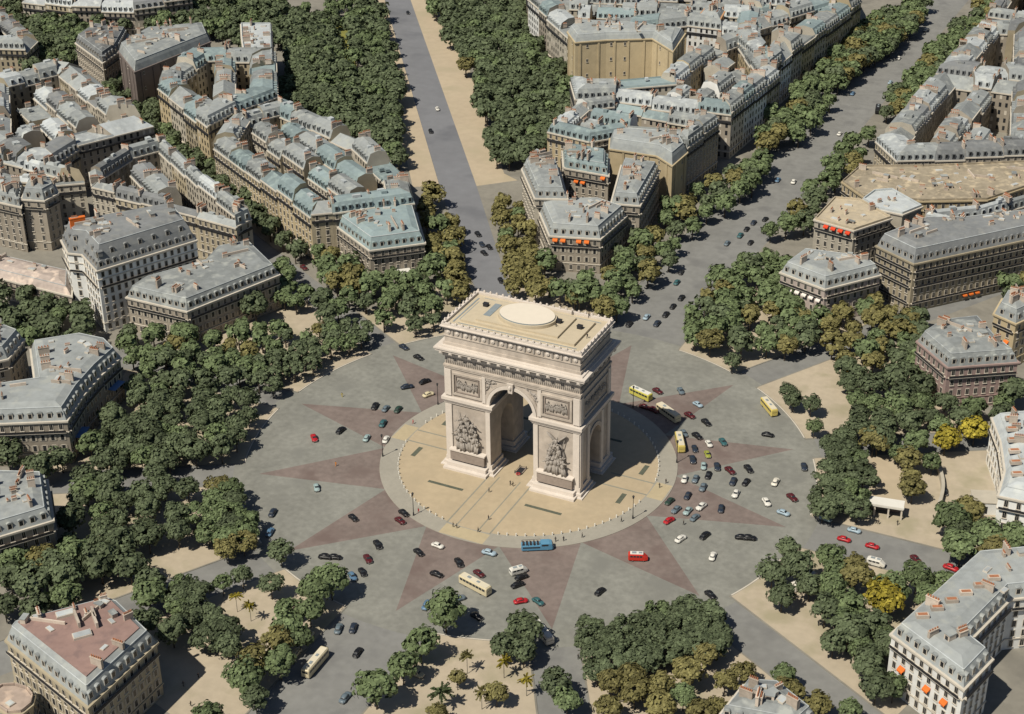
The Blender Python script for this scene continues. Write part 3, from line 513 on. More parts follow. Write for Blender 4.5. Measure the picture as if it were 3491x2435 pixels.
def inst(name, me, parent, loc, rz=0.0, scale=None):
    o = bpy.data.objects.new(name, me); COL.objects.link(o); o.parent = parent; o.location = loc; o.rotation_euler = (0, 0, rz)
    if scale: o.scale = scale
    return o
def copy_tree(o, parent=None):
    c = o.copy(); COL.objects.link(c); c.parent = parent
    for ch in o.children: copy_tree(ch, c)
    return c
ORD = 'first second third fourth fifth sixth seventh eighth ninth tenth eleventh twelfth thirteenth fourteenth fifteenth sixteenth seventeenth eighteenth nineteenth twentieth'.split()
TENS = {2: 'twenty', 3: 'thirty', 4: 'forty', 5: 'fifty', 6: 'sixty', 7: 'seventy', 8: 'eighty', 9: 'ninety'}
def ordinal(n):
    if n <= 20: return ORD[n-1]
    t, u = divmod(n, 10); return TENS[t][:-1]+'ieth' if u == 0 else TENS[t]+' '+ORD[u-1]
def area(p): return sum(p[i][0]*p[(i+1) % len(p)][1]-p[(i+1) % len(p)][0]*p[i][1] for i in range(len(p)))/2
def inset(p, d):
    """offset a counter-clockwise polygon inwards by d"""
    n = len(p); out = []
    for i in range(n):
        a, b, c = p[i-1], p[i], p[(i+1) % n]
        u = Vector((b[0]-a[0], b[1]-a[1])).normalized(); w = Vector((c[0]-b[0], c[1]-b[1])).normalized()
        n1 = Vector((-u.y, u.x)); n2 = Vector((-w.y, w.x)); k = 1+n1.dot(n2)
        s = (n1+n2)/max(k, .35); out.append((b[0]+s.x*d, b[1]+s.y*d))
    return out
def inset_ok(p, d):
    q = inset(p, d)
    for i in range(len(p)):
        a, b = p[i], p[(i+1) % len(p)]; c, e = q[i], q[(i+1) % len(p)]
        if (b[0]-a[0])*(e[0]-c[0])+(b[1]-a[1])*(e[1]-c[1]) <= 0.02: return False
    return area(q) > 4
def best_inset(p, d):
    while d > .25 and not inset_ok(p, d): d *= .8
    return d
def inside(x, y, p):
    r = False; j = len(p)-1
    for i in range(len(p)):
        if (p[i][1] > y) != (p[j][1] > y) and x < (p[j][0]-p[i][0])*(y-p[i][1])/(p[j][1]-p[i][1])+p[i][0]: r = not r
        j = i
    return r
def seen(mx, my, nx, ny): return (CAM.x-mx)*nx+(CAM.y-my)*ny > 0
def fix(p):
    q = []
    for a in p:
        if not q or math.dist(a, q[-1]) > 1.0: q.append(a)
    if math.dist(q[0], q[-1]) < 1.0: q.pop()
    return q if area(q) > 0 else q[::-1]
GZ = 0.14                                                   # height of the pavements above the roads

# ------------------------------------------------------------------ setting: ground, roads, pavements
g = MB(); g.face([(-2500, -2500, 0), (2500, -2500, 0), (2500, 2500, 0), (-2500, 2500, 0)]); tag(g.build('ground', ['asphalt']), kind='structure')
def ring(r, n, a0=0.0, a1=360.0): return [(r*math.cos(math.radians(a0+(a1-a0)*i/n)), r*math.sin(math.radians(a0+(a1-a0)*i/n))) for i in range(n)]
g = MB(); g.face([(x, y, .004) for x, y in ring(92, 120)]); tag(g.build('plaza_road', ['setts']), kind='structure')
g = MB()
for k in range(12):                                       # twelve red triangles of the paving star
    t = math.radians(30*k); a, b = t-math.radians(15), t+math.radians(15)
    arc = [(46.2*math.cos(b-(b-a)*i/6), 46.2*math.sin(b-(b-a)*i/6), .008) for i in range(7)]
    g.face([(84*math.cos(t), 84*math.sin(t), .008)]+arc)
tag(g.build('red_paving_star', ['redsetts']), kind='structure')
g = MB(); g.prism(ring(46.6, 144), 0, GZ); tag(g.build('round_pavement', ['ring']), kind='structure')
g = MB(); g.face([(x, y, GZ+.004) for x, y in ring(40.6, 144)]); tag(g.build('sand_terrace', ['island']), kind='structure')
g = MB()
Z2 = GZ+.008
for x0, x1, y0, y1 in ((-7.6, -7.1, -40.6, -13), (-4.3, -3.9, -40.6, -12), (2.8, 3.2, -40.6, -12), (6.6, 7.1, -40.6, -13), (-7.6, -7.1, 13, 40.6), (7.1, 7.6, 13, 40.6),
                       (26, 40.6, 4.6, 5.2), (26, 40.6, -2.2, -1.6), (-40.6, -26, 1.4, 2), (-40.6, -26, -5.4, -4.8)):
    g.face([(x0, y0, Z2), (x1, y0, Z2), (x1, y1, Z2), (x0, y1, Z2)])
tag(g.build('walk_edging', ['line']), kind='structure')
g = MB()
for x0, x1, y0, y1 in ((-7.2, 7.2, -46, -40.9), (-7.2, 7.2, 40.9, 46), (40.9, 46, -3, 6), (-46, -40.9, -6, 3)):
    g.face([(x0, y0, Z2), (x1, y0, Z2), (x1, y1, Z2), (x0, y1, Z2)])
tag(g.build('crossing_slabs', ['slab']), kind='structure')
gi = 0
for x, y, lx, ly, w in ((-17, -23.3, 12, 1.1, 'left front pillar'), (15.6, -22.4, 12, 1.1, 'right front pillar'), (34.4, -7, 1.5, 5.6, 'lower right kerb'), (34.7, 10.6, 1.5, 5.6, 'upper right kerb'),
                        (-34.4, -10, 1.5, 5.6, 'lower left kerb'), (-34.4, 10.6, 1.5, 5.6, 'upper left kerb'), (-17, 23, 12, 1.1, 'left rear pillar'), (16, 23, 12, 1.1, 'right rear pillar in the shadow')):
    g = MB(); g.box((x, y, GZ+.03), (lx, ly, .06))
    n = int(max(lx, ly)/.5)
    for i in range(n):
        t = -.5+(i+.5)/n
        g.box((x+(lx*t if lx > ly else 0), y+(ly*t if ly > lx else 0), GZ+.075), ((.12, ly*.9, .03) if lx > ly else (lx*.9, .12, .03)))
    tag(g.build('floor_grating', ['grille']), 'dark metal floor grating in the sand terrace nearest the '+w, 'grating', 'gratings in the round terrace')

HW = {-90: 13, -120: 7, -150: 6, 180: 5.5, 150: 5.5, 120: 8, 90: 16, 60: 5.5, 30: 5.5, 0: 8, -30: 6.5, -60: 6.5}
order = [-180+30*k for k in range(12)]
def edge(a, sgn):
    """left (+1) or right (-1) kerb of an avenue, from the plaza outwards"""
    if a == 120:
        l, r = SAND_AVENUE; return list(l) if sgn > 0 else list(r)
    w = HW[180 if a == -180 else a]; t = math.radians(a); d = Vector((math.cos(t), math.sin(t))); nrm = Vector((-d.y, d.x))*sgn*w
    out = []
    for r in (math.sqrt(89**2-w*w), 200, 400, 760): p = d*r+nrm; out.append((p.x, p.y))
    return out
for a in order:
    p1 = edge(a, 1); p2 = edge(a+30 if a < 150 else -180, -1)
    s0 = math.degrees(math.atan2(p1[0][1], p1[0][0])); s1 = math.degrees(math.atan2(p2[0][1], p2[0][0]))
    if s1 < s0: s1 += 360
    rr = 89.0
    arc = [(rr*math.cos(math.radians(s1+(s0-s1)*i/14)), rr*math.sin(math.radians(s1+(s0-s1)*i/14))) for i in range(1, 14)]
    pl = p1+p2[::-1]+arc
    g = MB(); g.prism(pl, 0, GZ)
    tag(g.build('pavement', ['sandwalk']), kind='structure')
    q1, q2 = Vector(p1[0]), Vector(p2[0]); d1 = (Vector(p1[1])-q1).normalized(); d2 = (Vector(p2[1])-q2).normalized(); far_ = 62 if a not in (90, 120) else 30
    n1 = Vector((-d1.y, d1.x)); n2 = Vector((d2.y, -d2.x)); e1 = q1+d1*far_; e2 = q2+d2*far_
    i1 = [q1+d1*.5+n1*.5, e1+n1*.5]; i2 = [e2+n2*.5, q2+d2*.5+n2*.5]
    A2 = math.degrees(math.atan2(i2[1].y, i2[1].x)); A1 = math.degrees(math.atan2(i1[0].y, i1[0].x)); A2 += 360 if A2 < A1 else 0
    inner = [Vector((89.5*math.cos(math.radians(A2+(A1-A2)*i/14)), 89.5*math.sin(math.radians(A2+(A1-A2)*i/14)))) for i in range(1, 14)]
    g = MB(); g.face([(v.x, v.y, GZ+.004) for v in i1+i2+inner]); tag(g.build('promenade', ['promenade']), kind='structure')
    g = MB()                                              # pale kerb stones round the plaza
    A = [(s1+(s0-s1)*i/40) for i in range(1, 40)]
    for i in range(len(A)-1):
        q = []
        for r, t in ((88.95, A[i+1]), (88.95, A[i]), (89.35, A[i]), (89.35, A[i+1])): q.append((r*math.cos(math.radians(t)), r*math.sin(math.radians(t)), GZ+.02))
        g.face(q[::-1])
    tag(g.build('kerb', ['trim']), kind='structure')
g = MB(); l, r = SAND_AVENUE
g.face([(x, y, .006) for x, y in list(r)+list(l)[::-1]]); tag(g.build('avenue_road', ['foch']), kind='structure')
for s in SAND_STRIPS:
    g = MB(); p = s if area(s) > 0 else s[::-1]; g.face([(x, y, GZ+.006) for x, y in p]); tag(g.build('sand_path', ['sandstrip']), kind='structure')
for s in LAWNS:
    g = MB(); p = s if area(s) > 0 else s[::-1]; g.face([(x, y, GZ+.012) for x, y in p]); tag(g.build('lawn', ['lawn']), kind='structure')

# ------------------------------------------------------------------ the arch
HX, HY = 22.4, 11.2
arch = empty('triumphal_arch', (0, 0, GZ), 'great pale stone triumphal arch with carved piers in the middle of the round terrace', 'triumphal arch')
def apart(mb, name, mats, parent=None, smooth=False): return mb.build(name, mats, parent or arch, (0, 0, GZ) if not parent else (0, 0, 0), smooth)
def tunnel(w, spring, length, axis):
    n = 28; r = w/2; prof = [(-r, -1), (r, -1)]+[(r*math.cos(PI*i/n), spring+r*math.sin(PI*i/n)) for i in range(n+1)]
    b = MB(); k = len(prof)
    P = (lambda u, z, t: (u, t, z)) if axis == 'y' else (lambda u, z, t: (t, u, z))
    vs = [P(u, z, -length) for u, z in prof]+[P(u, z, length) for u, z in prof]
    fs = [(i, (i+1) % k, k+(i+1) % k, k+i) for i in range(k)]+[tuple(range(k-1, -1, -1)), tuple(range(k, 2*k))]
    b.mesh(vs, fs); me = b.data('tunnel', [])
    bm = bmesh.new(); bm.from_mesh(me); bmesh.ops.recalc_face_normals(bm, faces=bm.faces); bm.to_mesh(me); bm.free()
    return bpy.data.objects.new('tunnel', me)
MW, MS = 14.6, 24.6                                        # main vault width and springing
b = MB(); b.box((0, 0, 20), (2*HX, 2*HY, 40)); blk = bpy.data.objects.new('blk', b.data('blk', [])); COL.objects.link(blk)
cut = [tunnel(MW, MS, 30, 'y'), tunnel(8.4, 14.5, 40, 'x')]
for c in cut:
    COL.objects.link(c); md = blk.modifiers.new('b', 'BOOLEAN'); md.object = c; md.operation = 'DIFFERENCE'; md.solver = 'EXACT'
dg = bpy.context.evaluated_depsgraph_get(); dg.update()
me = bpy.data.meshes.new_from_object(blk.evaluated_get(dg)); me.name = 'body'; me.materials.clear(); me.materials.append(M['archstone'])
for c in cut+[blk]: bpy.data.objects.remove(c)
body = bpy.data.objects.new('body', me); COL.objects.link(body); body.parent = arch
def slab(b, hx, hy, z0, z1, m=0): b.box((0, 0, (z0+z1)/2), (2*hx, 2*hy, z1-z0), m=m)
# stepped plinth of each pier
PX0, PX1 = MW/2, HX
for sx in (-1, 1):
    for sy in (-1, 1):
        cx = sx*(PX0+PX1)/2; w = PX1-PX0; cy = sy*(4.2+HY)/2; d = HY-4.2
        b = MB(); b.box((cx, cy, 1.6), (w+.9, d+.9, 3.2)); b.box((cx, cy, .75), (w+2.2, d+2.2, 1.5)); b.box((cx, cy, .25), (w+3.6, d+3.6, .5))
        b.box((cx, sy*(HY+.9), 1.1), (w-1.6, 3.2, 2.2)); b.box((cx, sy*(HY+1.6), .45), (w-.2, 4.4, .9))
        apart(b, 'plinth', ['archwhite'])
        b = MB(); b.box((cx, sy*(HY+.8), 4.6), (w-3.4, 1.7, 3.4)); b.box((cx, sy*(HY+.8), 6.45), (w-2.8, 2.3, .5), m=1)
        apart(b, 'pedestal', ['archpanel', 'archwhite'])
        # corner pilasters, front and flank
        b = MB()
        for x, wd in ((PX0+.75, 1.5), (PX1-.95, 2.1)):
            b.box((sx*x, sy*(HY+.18), 12.6), (wd, .5, 18.8))
        b.box((sx*(HX+.18), sy*(HY-.9), 12.6), (.5, 1.9, 18.8)); b.box((sx*(HX+.18), sy*5.2, 12.6), (.5, 1.6, 18.8))
        apart(b, 'pilaster', ['archwhite'])
        b = MB()
        for x, wd in ((PX1-.95, 2.1), (PX0+2.0, 1.2)): b.box((sx*x, sy*(HY+.16), 29.6), (wd, .45, 9.0))
        b.box((sx*(HX+.16), sy*(HY-.9), 29.6), (.45, 1.9, 9.0))
        apart(b, 'upper_pilaster', ['archwhite'])
        # framed relief panel above the impost
        px = sx*14.9
        b = MB()
        for dx, dz, lx, lz in ((0, 3.5, 10.2, .7), (0, -3.5, 10.2, .7), (-4.75, 0, .7, 6.3), (4.75, 0, .7, 6.3)): b.box((px+dx, sy*(HY+.2), 29.5+dz), (lx, .55, lz))
        for dx, dz, lx, lz in ((0, 2.75, 8.0, .35), (0, -2.75, 8.0, .35), (-3.85, 0, .35, 5.2), (3.85, 0, .35, 5.2)): b.box((px+dx, sy*(HY+.12), 29.5+dz), (lx, .4, lz), m=1)
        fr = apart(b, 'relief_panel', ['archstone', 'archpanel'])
        b = MB(); rr = random.Random(int(sx*3+sy)+9)
        for i in range(26):
            x = px-3.4+6.8*((i*.618) % 1); h = rr.uniform(1.6, 2.8); z = 27.3+h/2+rr.uniform(0, .9)
            b.ball((x, sy*(HY+.15), z), (.62, .7, h)); b.ball((x+rr.uniform(-.2, .2), sy*(HY+.4), z+h/2+.12), (.42, .5, .5))
            q = Vector((rr.uniform(-1, 1), .1, rr.uniform(-.3, 1))).to_track_quat('Z', 'Y'); b.ball((x+rr.uniform(-.5, .5), sy*(HY+.25), z+.4), (.28, .3, 1.5), rot=q)
        apart(b, 'carved_figures', ['archrelief'], parent=fr, smooth=True).location = (0, 0, 0)
    # impost cornice round the pier
    b = MB(); cx = sx*(PX0+PX1)/2; w = PX1-PX0
    for o, z0, z1 in ((.45, 22.3, 23.0), (.8, 23.0, 23.6), (1.15, 23.6, 24.6)): b.box((cx, 0, (z0+z1)/2), (w+2*o, 2*HY+2*o, z1-z0))
    apart(b, 'impost', ['archwhite'])
    # flank panel recess frames
    b = MB(); X = sx*(HX+.15)
    for dy, dz, ly, lz in ((0, 3.4, 18, .6), (0, -3.4, 18, .6), (-8.7, 0, .6, 6.2), (8.7, 0, .6, 6.2)): b.box((X, dy, 29.5+dz), (.5, ly, lz))
    fr = apart(b, 'flank_panel', ['archstone'])
    b = MB(); rr = random.Random(5+sx)
    for i in range(44):
        y = -7.9+15.8*((i*.618) % 1); h = rr.uniform(1.6, 3); b.ball((sx*(HX+.1), y, 27.2+h/2+rr.uniform(0, 1)), (.7, .62, h)); b.ball((sx*(HX+.35), y, 27.2+h+rr.uniform(.2, 1)), (.5, .42, .5))
    apart(b, 'carved_figures', ['archrelief'], parent=fr, smooth=True)
    # archivolt of the small side vault
    b = MB()
    for i in range(16):
        t = PI*(i+.5)/16; c, s = math.cos(t), math.sin(t); b.box((sx*(HX+.15), 4.85*c, 14.5+4.85*s), (.45, .01, .01))
    n = 20
    for i in range(n):
        t0, t1 = PI*i/n, PI*(i+1)/n; v = []
        for x in (HX-.05, HX+.35):
            for t in (t0, t1):
                for r in (4.2, 5.5): v.append((sx*x, r*math.cos(t), 14.5+r*math.sin(t)))
        b.mesh(v, [(0, 1, 3, 2), (4, 6, 7, 5), (0, 4, 5, 1), (2, 3, 7, 6), (0, 2, 6, 4), (1, 5, 7, 3)])
    apart(b, 'side_archivolt', ['archstone'])
for sy in (-1, 1):
    for r0_, r1_, pr, nm in ((7.3, 8.35, .5, 'archivolt'), (8.45, 9.3, .3, 'outer_archivolt')):
        b = MB(); n = 32
        for i in range(n):
            t0, t1 = PI*i/n, PI*(i+1)/n; v = []
            for y in (HY-.05, HY+pr):
                for t in (t0, t1):
                    for r in (r0_, r1_): v.append((r*math.cos(t), sy*y, MS+r*math.sin(t)))
            b.mesh(v, [(0, 1, 3, 2), (4, 6, 7, 5), (0, 4, 5, 1), (2, 3, 7, 6), (0, 2, 6, 4), (1, 5, 7, 3)])
        apart(b, nm, ['archwhite' if pr > .4 else 'archstone'])
    b = MB(); b.mesh([(-.7, sy*(HY-.1), 31.2), (.7, sy*(HY-.1), 31.2), (1.0, sy*(HY-.1), 34.2), (-1.0, sy*(HY-.1), 34.2), (-.7, sy*(HY+1.0), 31.0), (.7, sy*(HY+1.0), 31.0), (1.0, sy*(HY+1.3), 34.4), (-1.0, sy*(HY+1.3), 34.4)],
           [(4, 5, 6, 7), (0, 4, 7, 3), (1, 2, 6, 5), (3, 7, 6, 2), (0, 1, 5, 4)])
    b.ball((0, sy*(HY+1.2), 33.0), (1.1, .9, 1.6)); apart(b, 'keystone', ['archwhite'])
    for sx in (-1, 1):                                    # winged figures in the spandrels
        b = MB(); rr = random.Random(3+sx)
        b.prism([(0, 0), (0, 0), (0, 0)], 0, 0) if False else None
        for t in range(14):
            a = math.radians(rr.uniform(32, 68)); r = rr.uniform(9.9, 11.2); x, z = sx*r*math.cos(a), MS+r*math.sin(a)
            if z > 33.6 or abs(x) > 9.0: x, z = sx*rr.uniform(6.6, 8.8), rr.uniform(31.2, 33.6)
            q = Vector((sx*rr.uniform(-.3, 1), .1, rr.uniform(-1, 1))).to_track_quat('Z', 'Y'); b.ball((x, sy*(HY+.08), z), (.6, .5, 1.8), rot=q)
        apart(b, 'spandrel_relief', ['archrelief'], smooth=True)
        # frame of the spandrel
        b = MB(); b.box((sx*9.45, sy*(HY+.14), 29.4), (.5, .4, 8.6)); b.box((sx*5.0, sy*(HY+.14), 34.1), (8.4, .42, .5)); apart(b, 'spandrel_frame', ['archstone'])
# architrave, carved frieze, main cornice
b = MB()
for o, z0, z1 in ((.3, 34.5, 35.1), (.45, 35.1, 35.7)): slab(b, HX+o, HY+o, z0, z1)
apart(b, 'architrave', ['archstone'])
b = MB(); rr = random.Random(11)
for side in range(4):
    L = HX if side % 2 == 0 else HY; n = int(2*L/.62)
    for i in range(n):
        u = -L+.5+(2*L-1)*i/(n-1); h = rr.uniform(1.5, 2.1); o = (HY if side % 2 == 0 else HX)+.05; s = -1 if side in (0, 3) else 1
        c = (u, s*o, 36+h/2) if side % 2 == 0 else (s*o, u, 36+h/2); b.ball(c, (.5, .5, h), seg=6, rings=4)
        b.ball((c[0], c[1], 36+h+.1), (.36, .36, .4), seg=6, rings=4)
apart(b, 'carved_frieze', ['archrelief'], smooth=True)
b = MB()
for o, z0, z1 in ((.5, 38.7, 39.3), (.9, 39.3, 39.9), (2.2, 40.9, 41.6), (2.5, 41.6, 42.1), (1.3, 42.1, 42.5)): slab(b, HX+o, HY+o, z0, z1)
slab(b, HX+.75, HY+.75, 39.9, 40.9)
apart(b, 'main_cornice', ['archwhite'])
md_me = None; b = MB(); b.box((0, -.1, 0), (1.1, 1.5, .98)); b.box((0, -.86, .05), (.7, .25, .6)); md_me = b.data('bracket', ['archwhite'])
for s in (-1, 1):
    for i in range(15): inst('bracket', md_me, arch, (-HX-.3+(2*HX+.6)*i/14, s*(HY+1.2), 40.4), 0 if s < 0 else PI)
    for i in range(7): inst('bracket', md_me, arch, (s*(HX+1.2), -HY+.9+(2*HY-1.8)*i/6, 40.4), PI/2*s)
# attic with its row of shields
b = MB(); slab(b, HX-.1, HY-.1, 39.5, 48.0); slab(b, HX+.35, HY+.35, 42.5, 43.4); slab(b, HX+.15, HY+.15, 45.35, 45.7)
apart(b, 'attic', ['archstone'])
b = MB(); b.tube((0, 0, 0), (0, -.35, 0), .72, .62, n=14); b.ball((0, -.36, 0), (.7, .35, .7)); sh_me = b.data('shield', ['archwhite'])
b = MB(); b.box((0, -.12, 0), (.5, .35, 2.1)); pil_me = b.data('attic_pilaster', ['archrelief'])
for s in (-1, 1):
    for i in range(15):
        x = -HX+1.5+(2*HX-3)*i/14; inst('shield', sh_me, arch, (x, s*(HY-.1), 46.8), 0 if s < 0 else PI)
        if i < 14: inst('attic_pilaster', pil_me, arch, (x+(2*HX-3)/28, s*(HY-.1), 46.85), 0 if s < 0 else PI)
    for i in range(7):
        y = -HY+1.5+(2*HY-3)*i/6; inst('shield', sh_me, arch, (s*(HX-.1), y, 46.8), PI/2*s)
b = MB()
for o, z0, z1 in ((.3, 48.0, 48.35), (.75, 48.35, 48.7), (1.0, 48.7, 49.0)): slab(b, HX+o, HY+o, z0, z1)
apart(b, 'upper_cornice', ['archwhite'])
b = MB()
for s in (-1, 1):
    b.box((0, s*(HY+.15), 49.4), (2*HX+1.2, .9, .8)); b.box((s*(HX+.15), 0, 49.41), (.9, 2*HY-.7, .82))
apart(b, 'parapet', ['archwhite'])
b = MB(); b.box((0, 0, -.05), (.7, .5, .4)); b.ball((0, 0, .2), (.6, .5, .6)); ak = b.data('acroterion', ['archwhite'])
for s in (-1, 1):
    for i in range(22): inst('acroterion', ak, arch, (-HX+(2*HX)*i/21, s*(HY+.35), 49.95))
    for i in range(9): inst('acroterion', ak, arch, (s*(HX+.35), -HY+1.6+(2*HY-3.2)*i/8, 49.95), PI/2)
b = MB(); slab(b, HX-.35, HY-.35, 48.9, 49.06); apart(b, 'roof_terrace', ['archroof'])
b = MB(); b.box((0, .2, 49.4), (37.5, 15.4, .8)); b.box((-.6, .3, 50.1), (27, 13.4, .7)); apart(b, 'roof_step', ['archroof'])
b = MB(); n = 64; pe = [(-.3+9.2*math.cos(2*PI*i/n), .6+6.9*math.sin(2*PI*i/n)) for i in range(n)]; pe2 = [(-.3+8.7*math.cos(2*PI*i/n), .6+6.4*math.sin(2*PI*i/n)) for i in range(n)]
b.prism(pe, 50.3, 51.5, m=2); b.prism(pe2, 51.5, 51.9, m=1, mtop=0); apart(b, 'roof_disc', ['rooftop_disc', 'lead', 'archroof'])
b = MB(); b.box((-12.0, .8, 50.5), (2.2, 8.2, .14)); apart(b, 'roof_stair', ['lead'])
b = MB()
for x, y0, y1 in ((-20.6, -8.5, 8.5), (-19.4, -6.5, 6.5)): b.box((x, (y0+y1)/2, 49.1), (.45, y1-y0, .1))
for y, x0, x1 in ((-8.6, -19, 20), (9.2, -19, 20)): b.box(((x0+x1)/2, y, 49.1), (x1-x0, .3, .1))
apart(b, 'roof_gutter', ['lead'])
for x, y, z in ((-15.6, 3.4, 49.8), (16.2, 2.2, 49.8), (9.6, 1.8, 50.45)):
    b = MB(); b.box((x, y, z+.5), (1.5, 1.2, 1.0)); b.box((x, y-.02, z+1.05), (1.7, 1.4, .12)); apart(b, 'roof_hatch', ['iron'])
# heroic sculpture groups on the four piers
def figure(b, base, h, lean, rr, sy, wings=False):
    """one over-life-size standing figure: legs, torso, head, raised arms, drapery"""
    x, y, z = base; q = lambda v: Vector(v).to_track_quat('Z', 'Y'); L = lean
    hip = Vector((x+L*.35, y, z+h*.5)); sh = Vector((x+L*.75, y+sy*.15, z+h*.8)); hd = Vector((x+L*.9, y+sy*.2, z+h*.93))
    for s in (-1, 1):
        ft = Vector((x+s*h*.11-L*.1, y+sy*rr.uniform(0, .4), z)); b.tube(ft, hip+Vector((s*h*.05, 0, 0)), h*.05, h*.085, n=7)
        el = sh+Vector((s*h*rr.uniform(.12, .24), sy*rr.uniform(.1, .5), h*rr.uniform(-.16, .16))); ha = el+Vector((s*h*rr.uniform(-.05, .2), sy*.3, h*rr.uniform(-.1, .22)))
        b.tube(sh+Vector((s*h*.1, 0, 0)), el, h*.05, h*.042, n=6); b.tube(el, ha, h*.042, h*.03, n=6)
    b.ball(tuple((hip+sh)/2), (h*.26, h*.24, h*.40), rot=q(sh-hip)); b.ball(tuple(hip), (h*.24, h*.22, h*.2)); b.ball(tuple(hd), (h*.13, h*.15, h*.17))
    b.ball((x, y-sy*.1, z+h*.3), (h*.34, h*.22, h*.62), rot=q((L*.4+rr.uniform(-.2, .2), 0, 1)))
    if wings:
        for s in (-1, 1):
            v = Vector((s*.8, .1*sy, .75)); b.ball((x+s*h*.36+L*.7, y-sy*.2, z+h*.95), (h*.3, h*.12, h*.85), rot=q(v))
for sx in (-1, 1):
    for sy in (-1, 1):
        cx = sx*14.9; rr = random.Random(40+sx*3+sy); b = MB(); y = sy*(HY+.85)
        b.box((cx, sy*(HY+.35), 12.5), (7.0, .7, 11.5), m=1) if False else None
        for i, (dx, z, h, ln) in enumerate(((-3.0, 6.7, 5.4, .9), (-1.5, 6.7, 6.0, .6), (.1, 6.7, 6.2, .3), (1.7, 6.7, 5.8, -.5), (3.0, 6.7, 5.0, -.8), (-2.4, 10.0, 5.0, .9), (-.6, 10.4, 5.2, .4), (.9, 10.2, 5.0, -.2), (2.4, 9.8, 4.6, -.6), (-1.6, 13.4, 4.6, .8), (1.5, 13.4, 4.4, -.7), (.2, 13.8, 4.4, .2))):
            figure(b, (cx+dx, y+sy*rr.uniform(-.35, .55), z), h*rr.uniform(.92, 1.08), ln*(1 if sx > 0 else -1), rr, sy)
        figure(b, (cx-.3*sx, y+sy*.1, 14.8), 5.0, 1.0*sx, rr, sy, wings=(sx > 0))
        b.tube((cx+1.6*sx, y-sy*.2, 13), (cx+3.2*sx, y, 20.6), .14, .1, n=6); b.ball((cx, y-sy*.5, 11.5), (6.6, .9, 12.5))
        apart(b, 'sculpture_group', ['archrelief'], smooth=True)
# coffers of the main vault
b = MB()
for i in range(1, 8):
    t = PI*i/8
    for y in (-9, -5.4, -1.8, 1.8, 5.4, 9):
        c, s = math.cos(t), math.sin(t); q = Vector((7.15*c, y, MS+7.15*s)); b.ball(tuple(q), (.8, 1.6, .8), seg=6, rings=4)
apart(b, 'vault_rosettes', ['archrelief'])

# tomb under the arch
tm = empty('memorial_slab', (0.3, -6.2, GZ), 'dark memorial slab with corner posts lying in front of the arch passage', 'memorial')
b = MB(); b.box((.3, -6.2, GZ+.12), (2.4, 3.8, .24)); b.box((.3, -6.2, GZ+.3), (1.7, 3.0, .14), m=1); b.build('slab', ['archpanel', 'iron'], tm, (.3, -6.2, GZ))
b = MB()
for x in (-1.1, 1.1):
    for y in (-1.8, 1.8): b.tube((x, y, 0), (x, y, .8), .16, .12); b.ball((x, y, .85), (.34, .34, .3))
for x in (-1.1, 1.1): b.tube((x, -1.8, .65), (x, 1.8, .65), .05)
for y in (-1.8, 1.8): b.tube((-1.1, y, .65), (1.1, y, .65), .05)
b.build('chain_posts', ['iron'], tm)
b = MB()
for i in range(14): a = 2*PI*i/14; b.ball((.32+.55*math.cos(a), -1.2+.55*math.sin(a), .5), (.34, .34, .3), seg=6, rings=4)
w = tag(b.build('wreath', ['cloth_red'], None), 'red flower wreath lying at the near end of the memorial slab', 'wreath'); w.location = (.3, -7.4, GZ)

# bollards round the terrace
b = MB(); b.tube((0, 0, 0), (0, 0, .75), .22, .17, n=8); b.ball((0, 0, .8), (.42, .42, .36), seg=8, rings=4); bo = b.data('bollard', ['whitepaint'])
for i in range(96):
    t = 2*PI*(i+.5)/96; x, y = 40.75*math.cos(t), 40.75*math.sin(t)
    if abs(x) < 7.4 or -5.6 < y < 6 and abs(x) > 39: continue
    o = bpy.data.objects.new('bollard', bo); COL.objects.link(o); o.location = (x, y, GZ+.004)
    tag(o, 'white stone bollard in the ring around the sand terrace of the arch', 'bollard', 'bollards ringing the terrace')

# ------------------------------------------------------------------ building kit
def kit(name, mb, mats): return mb.data(name, mats)
b = MB(); b.box((0, -.06, 0), (1.3, .14, 2.3), m=0); b.box((0, -.09, 0), (.98, .12, 1.95), m=1); b.box((0, -.16, -1.16), (1.5, .3, .14), m=0); b.box((0, -.16, 0), (.05, .02, 1.9), m=0)
WIN_ME = kit('window', b, ['trim', 'pane'])
b = MB(); b.box((0, -.06, 0), (1.3, .14, 2.3), m=0); b.box((0, -.09, 0), (1.0, .12, 1.95), m=1); b.box((-.85, -.1, 0), (.55, .08, 2.1), m=2); b.box((.85, -.1, 0), (.55, .08, 2.1), m=2)
WIN2_ME = kit('window', b, ['trim', 'pane', 'shutter'])
def dormer_mesh(roofm):
    b = MB(); b.box((0, .55, .95), (1.45, 1.7, 1.9), m=0); b.box((0, -.33, .95), (.95, .1, 1.45), m=2); b.box((0, -.31, 1.82), (1.6, .16, .18), m=1)
    b.box((0, -.31, .1), (1.6, .16, .18), m=1); b.box((-.62, -.32, .95), (.2, .14, 1.6), m=1); b.box((.62, -.32, .95), (.2, .14, 1.6), m=1)
    n = 6; v = []
    for y in (-.42, 1.5):
        for i in range(n+1): a = PI*i/n; v.append((.85*math.cos(a), y, 1.88+.42*math.sin(a)))
    b.mesh(v, [(i, i+1, n+2+i, n+1+i) for i in range(n)]+[tuple(range(n, -1, -1))], m=0)
    return kit('dormer', b, [roofm, 'trim', 'pane'])
DORM = {k: dormer_mesh('roof_'+k) for k in ('zinc', 'zincblue', 'slate', 'pale_zinc', 'beige', 'sandroof', 'pinkroof')}
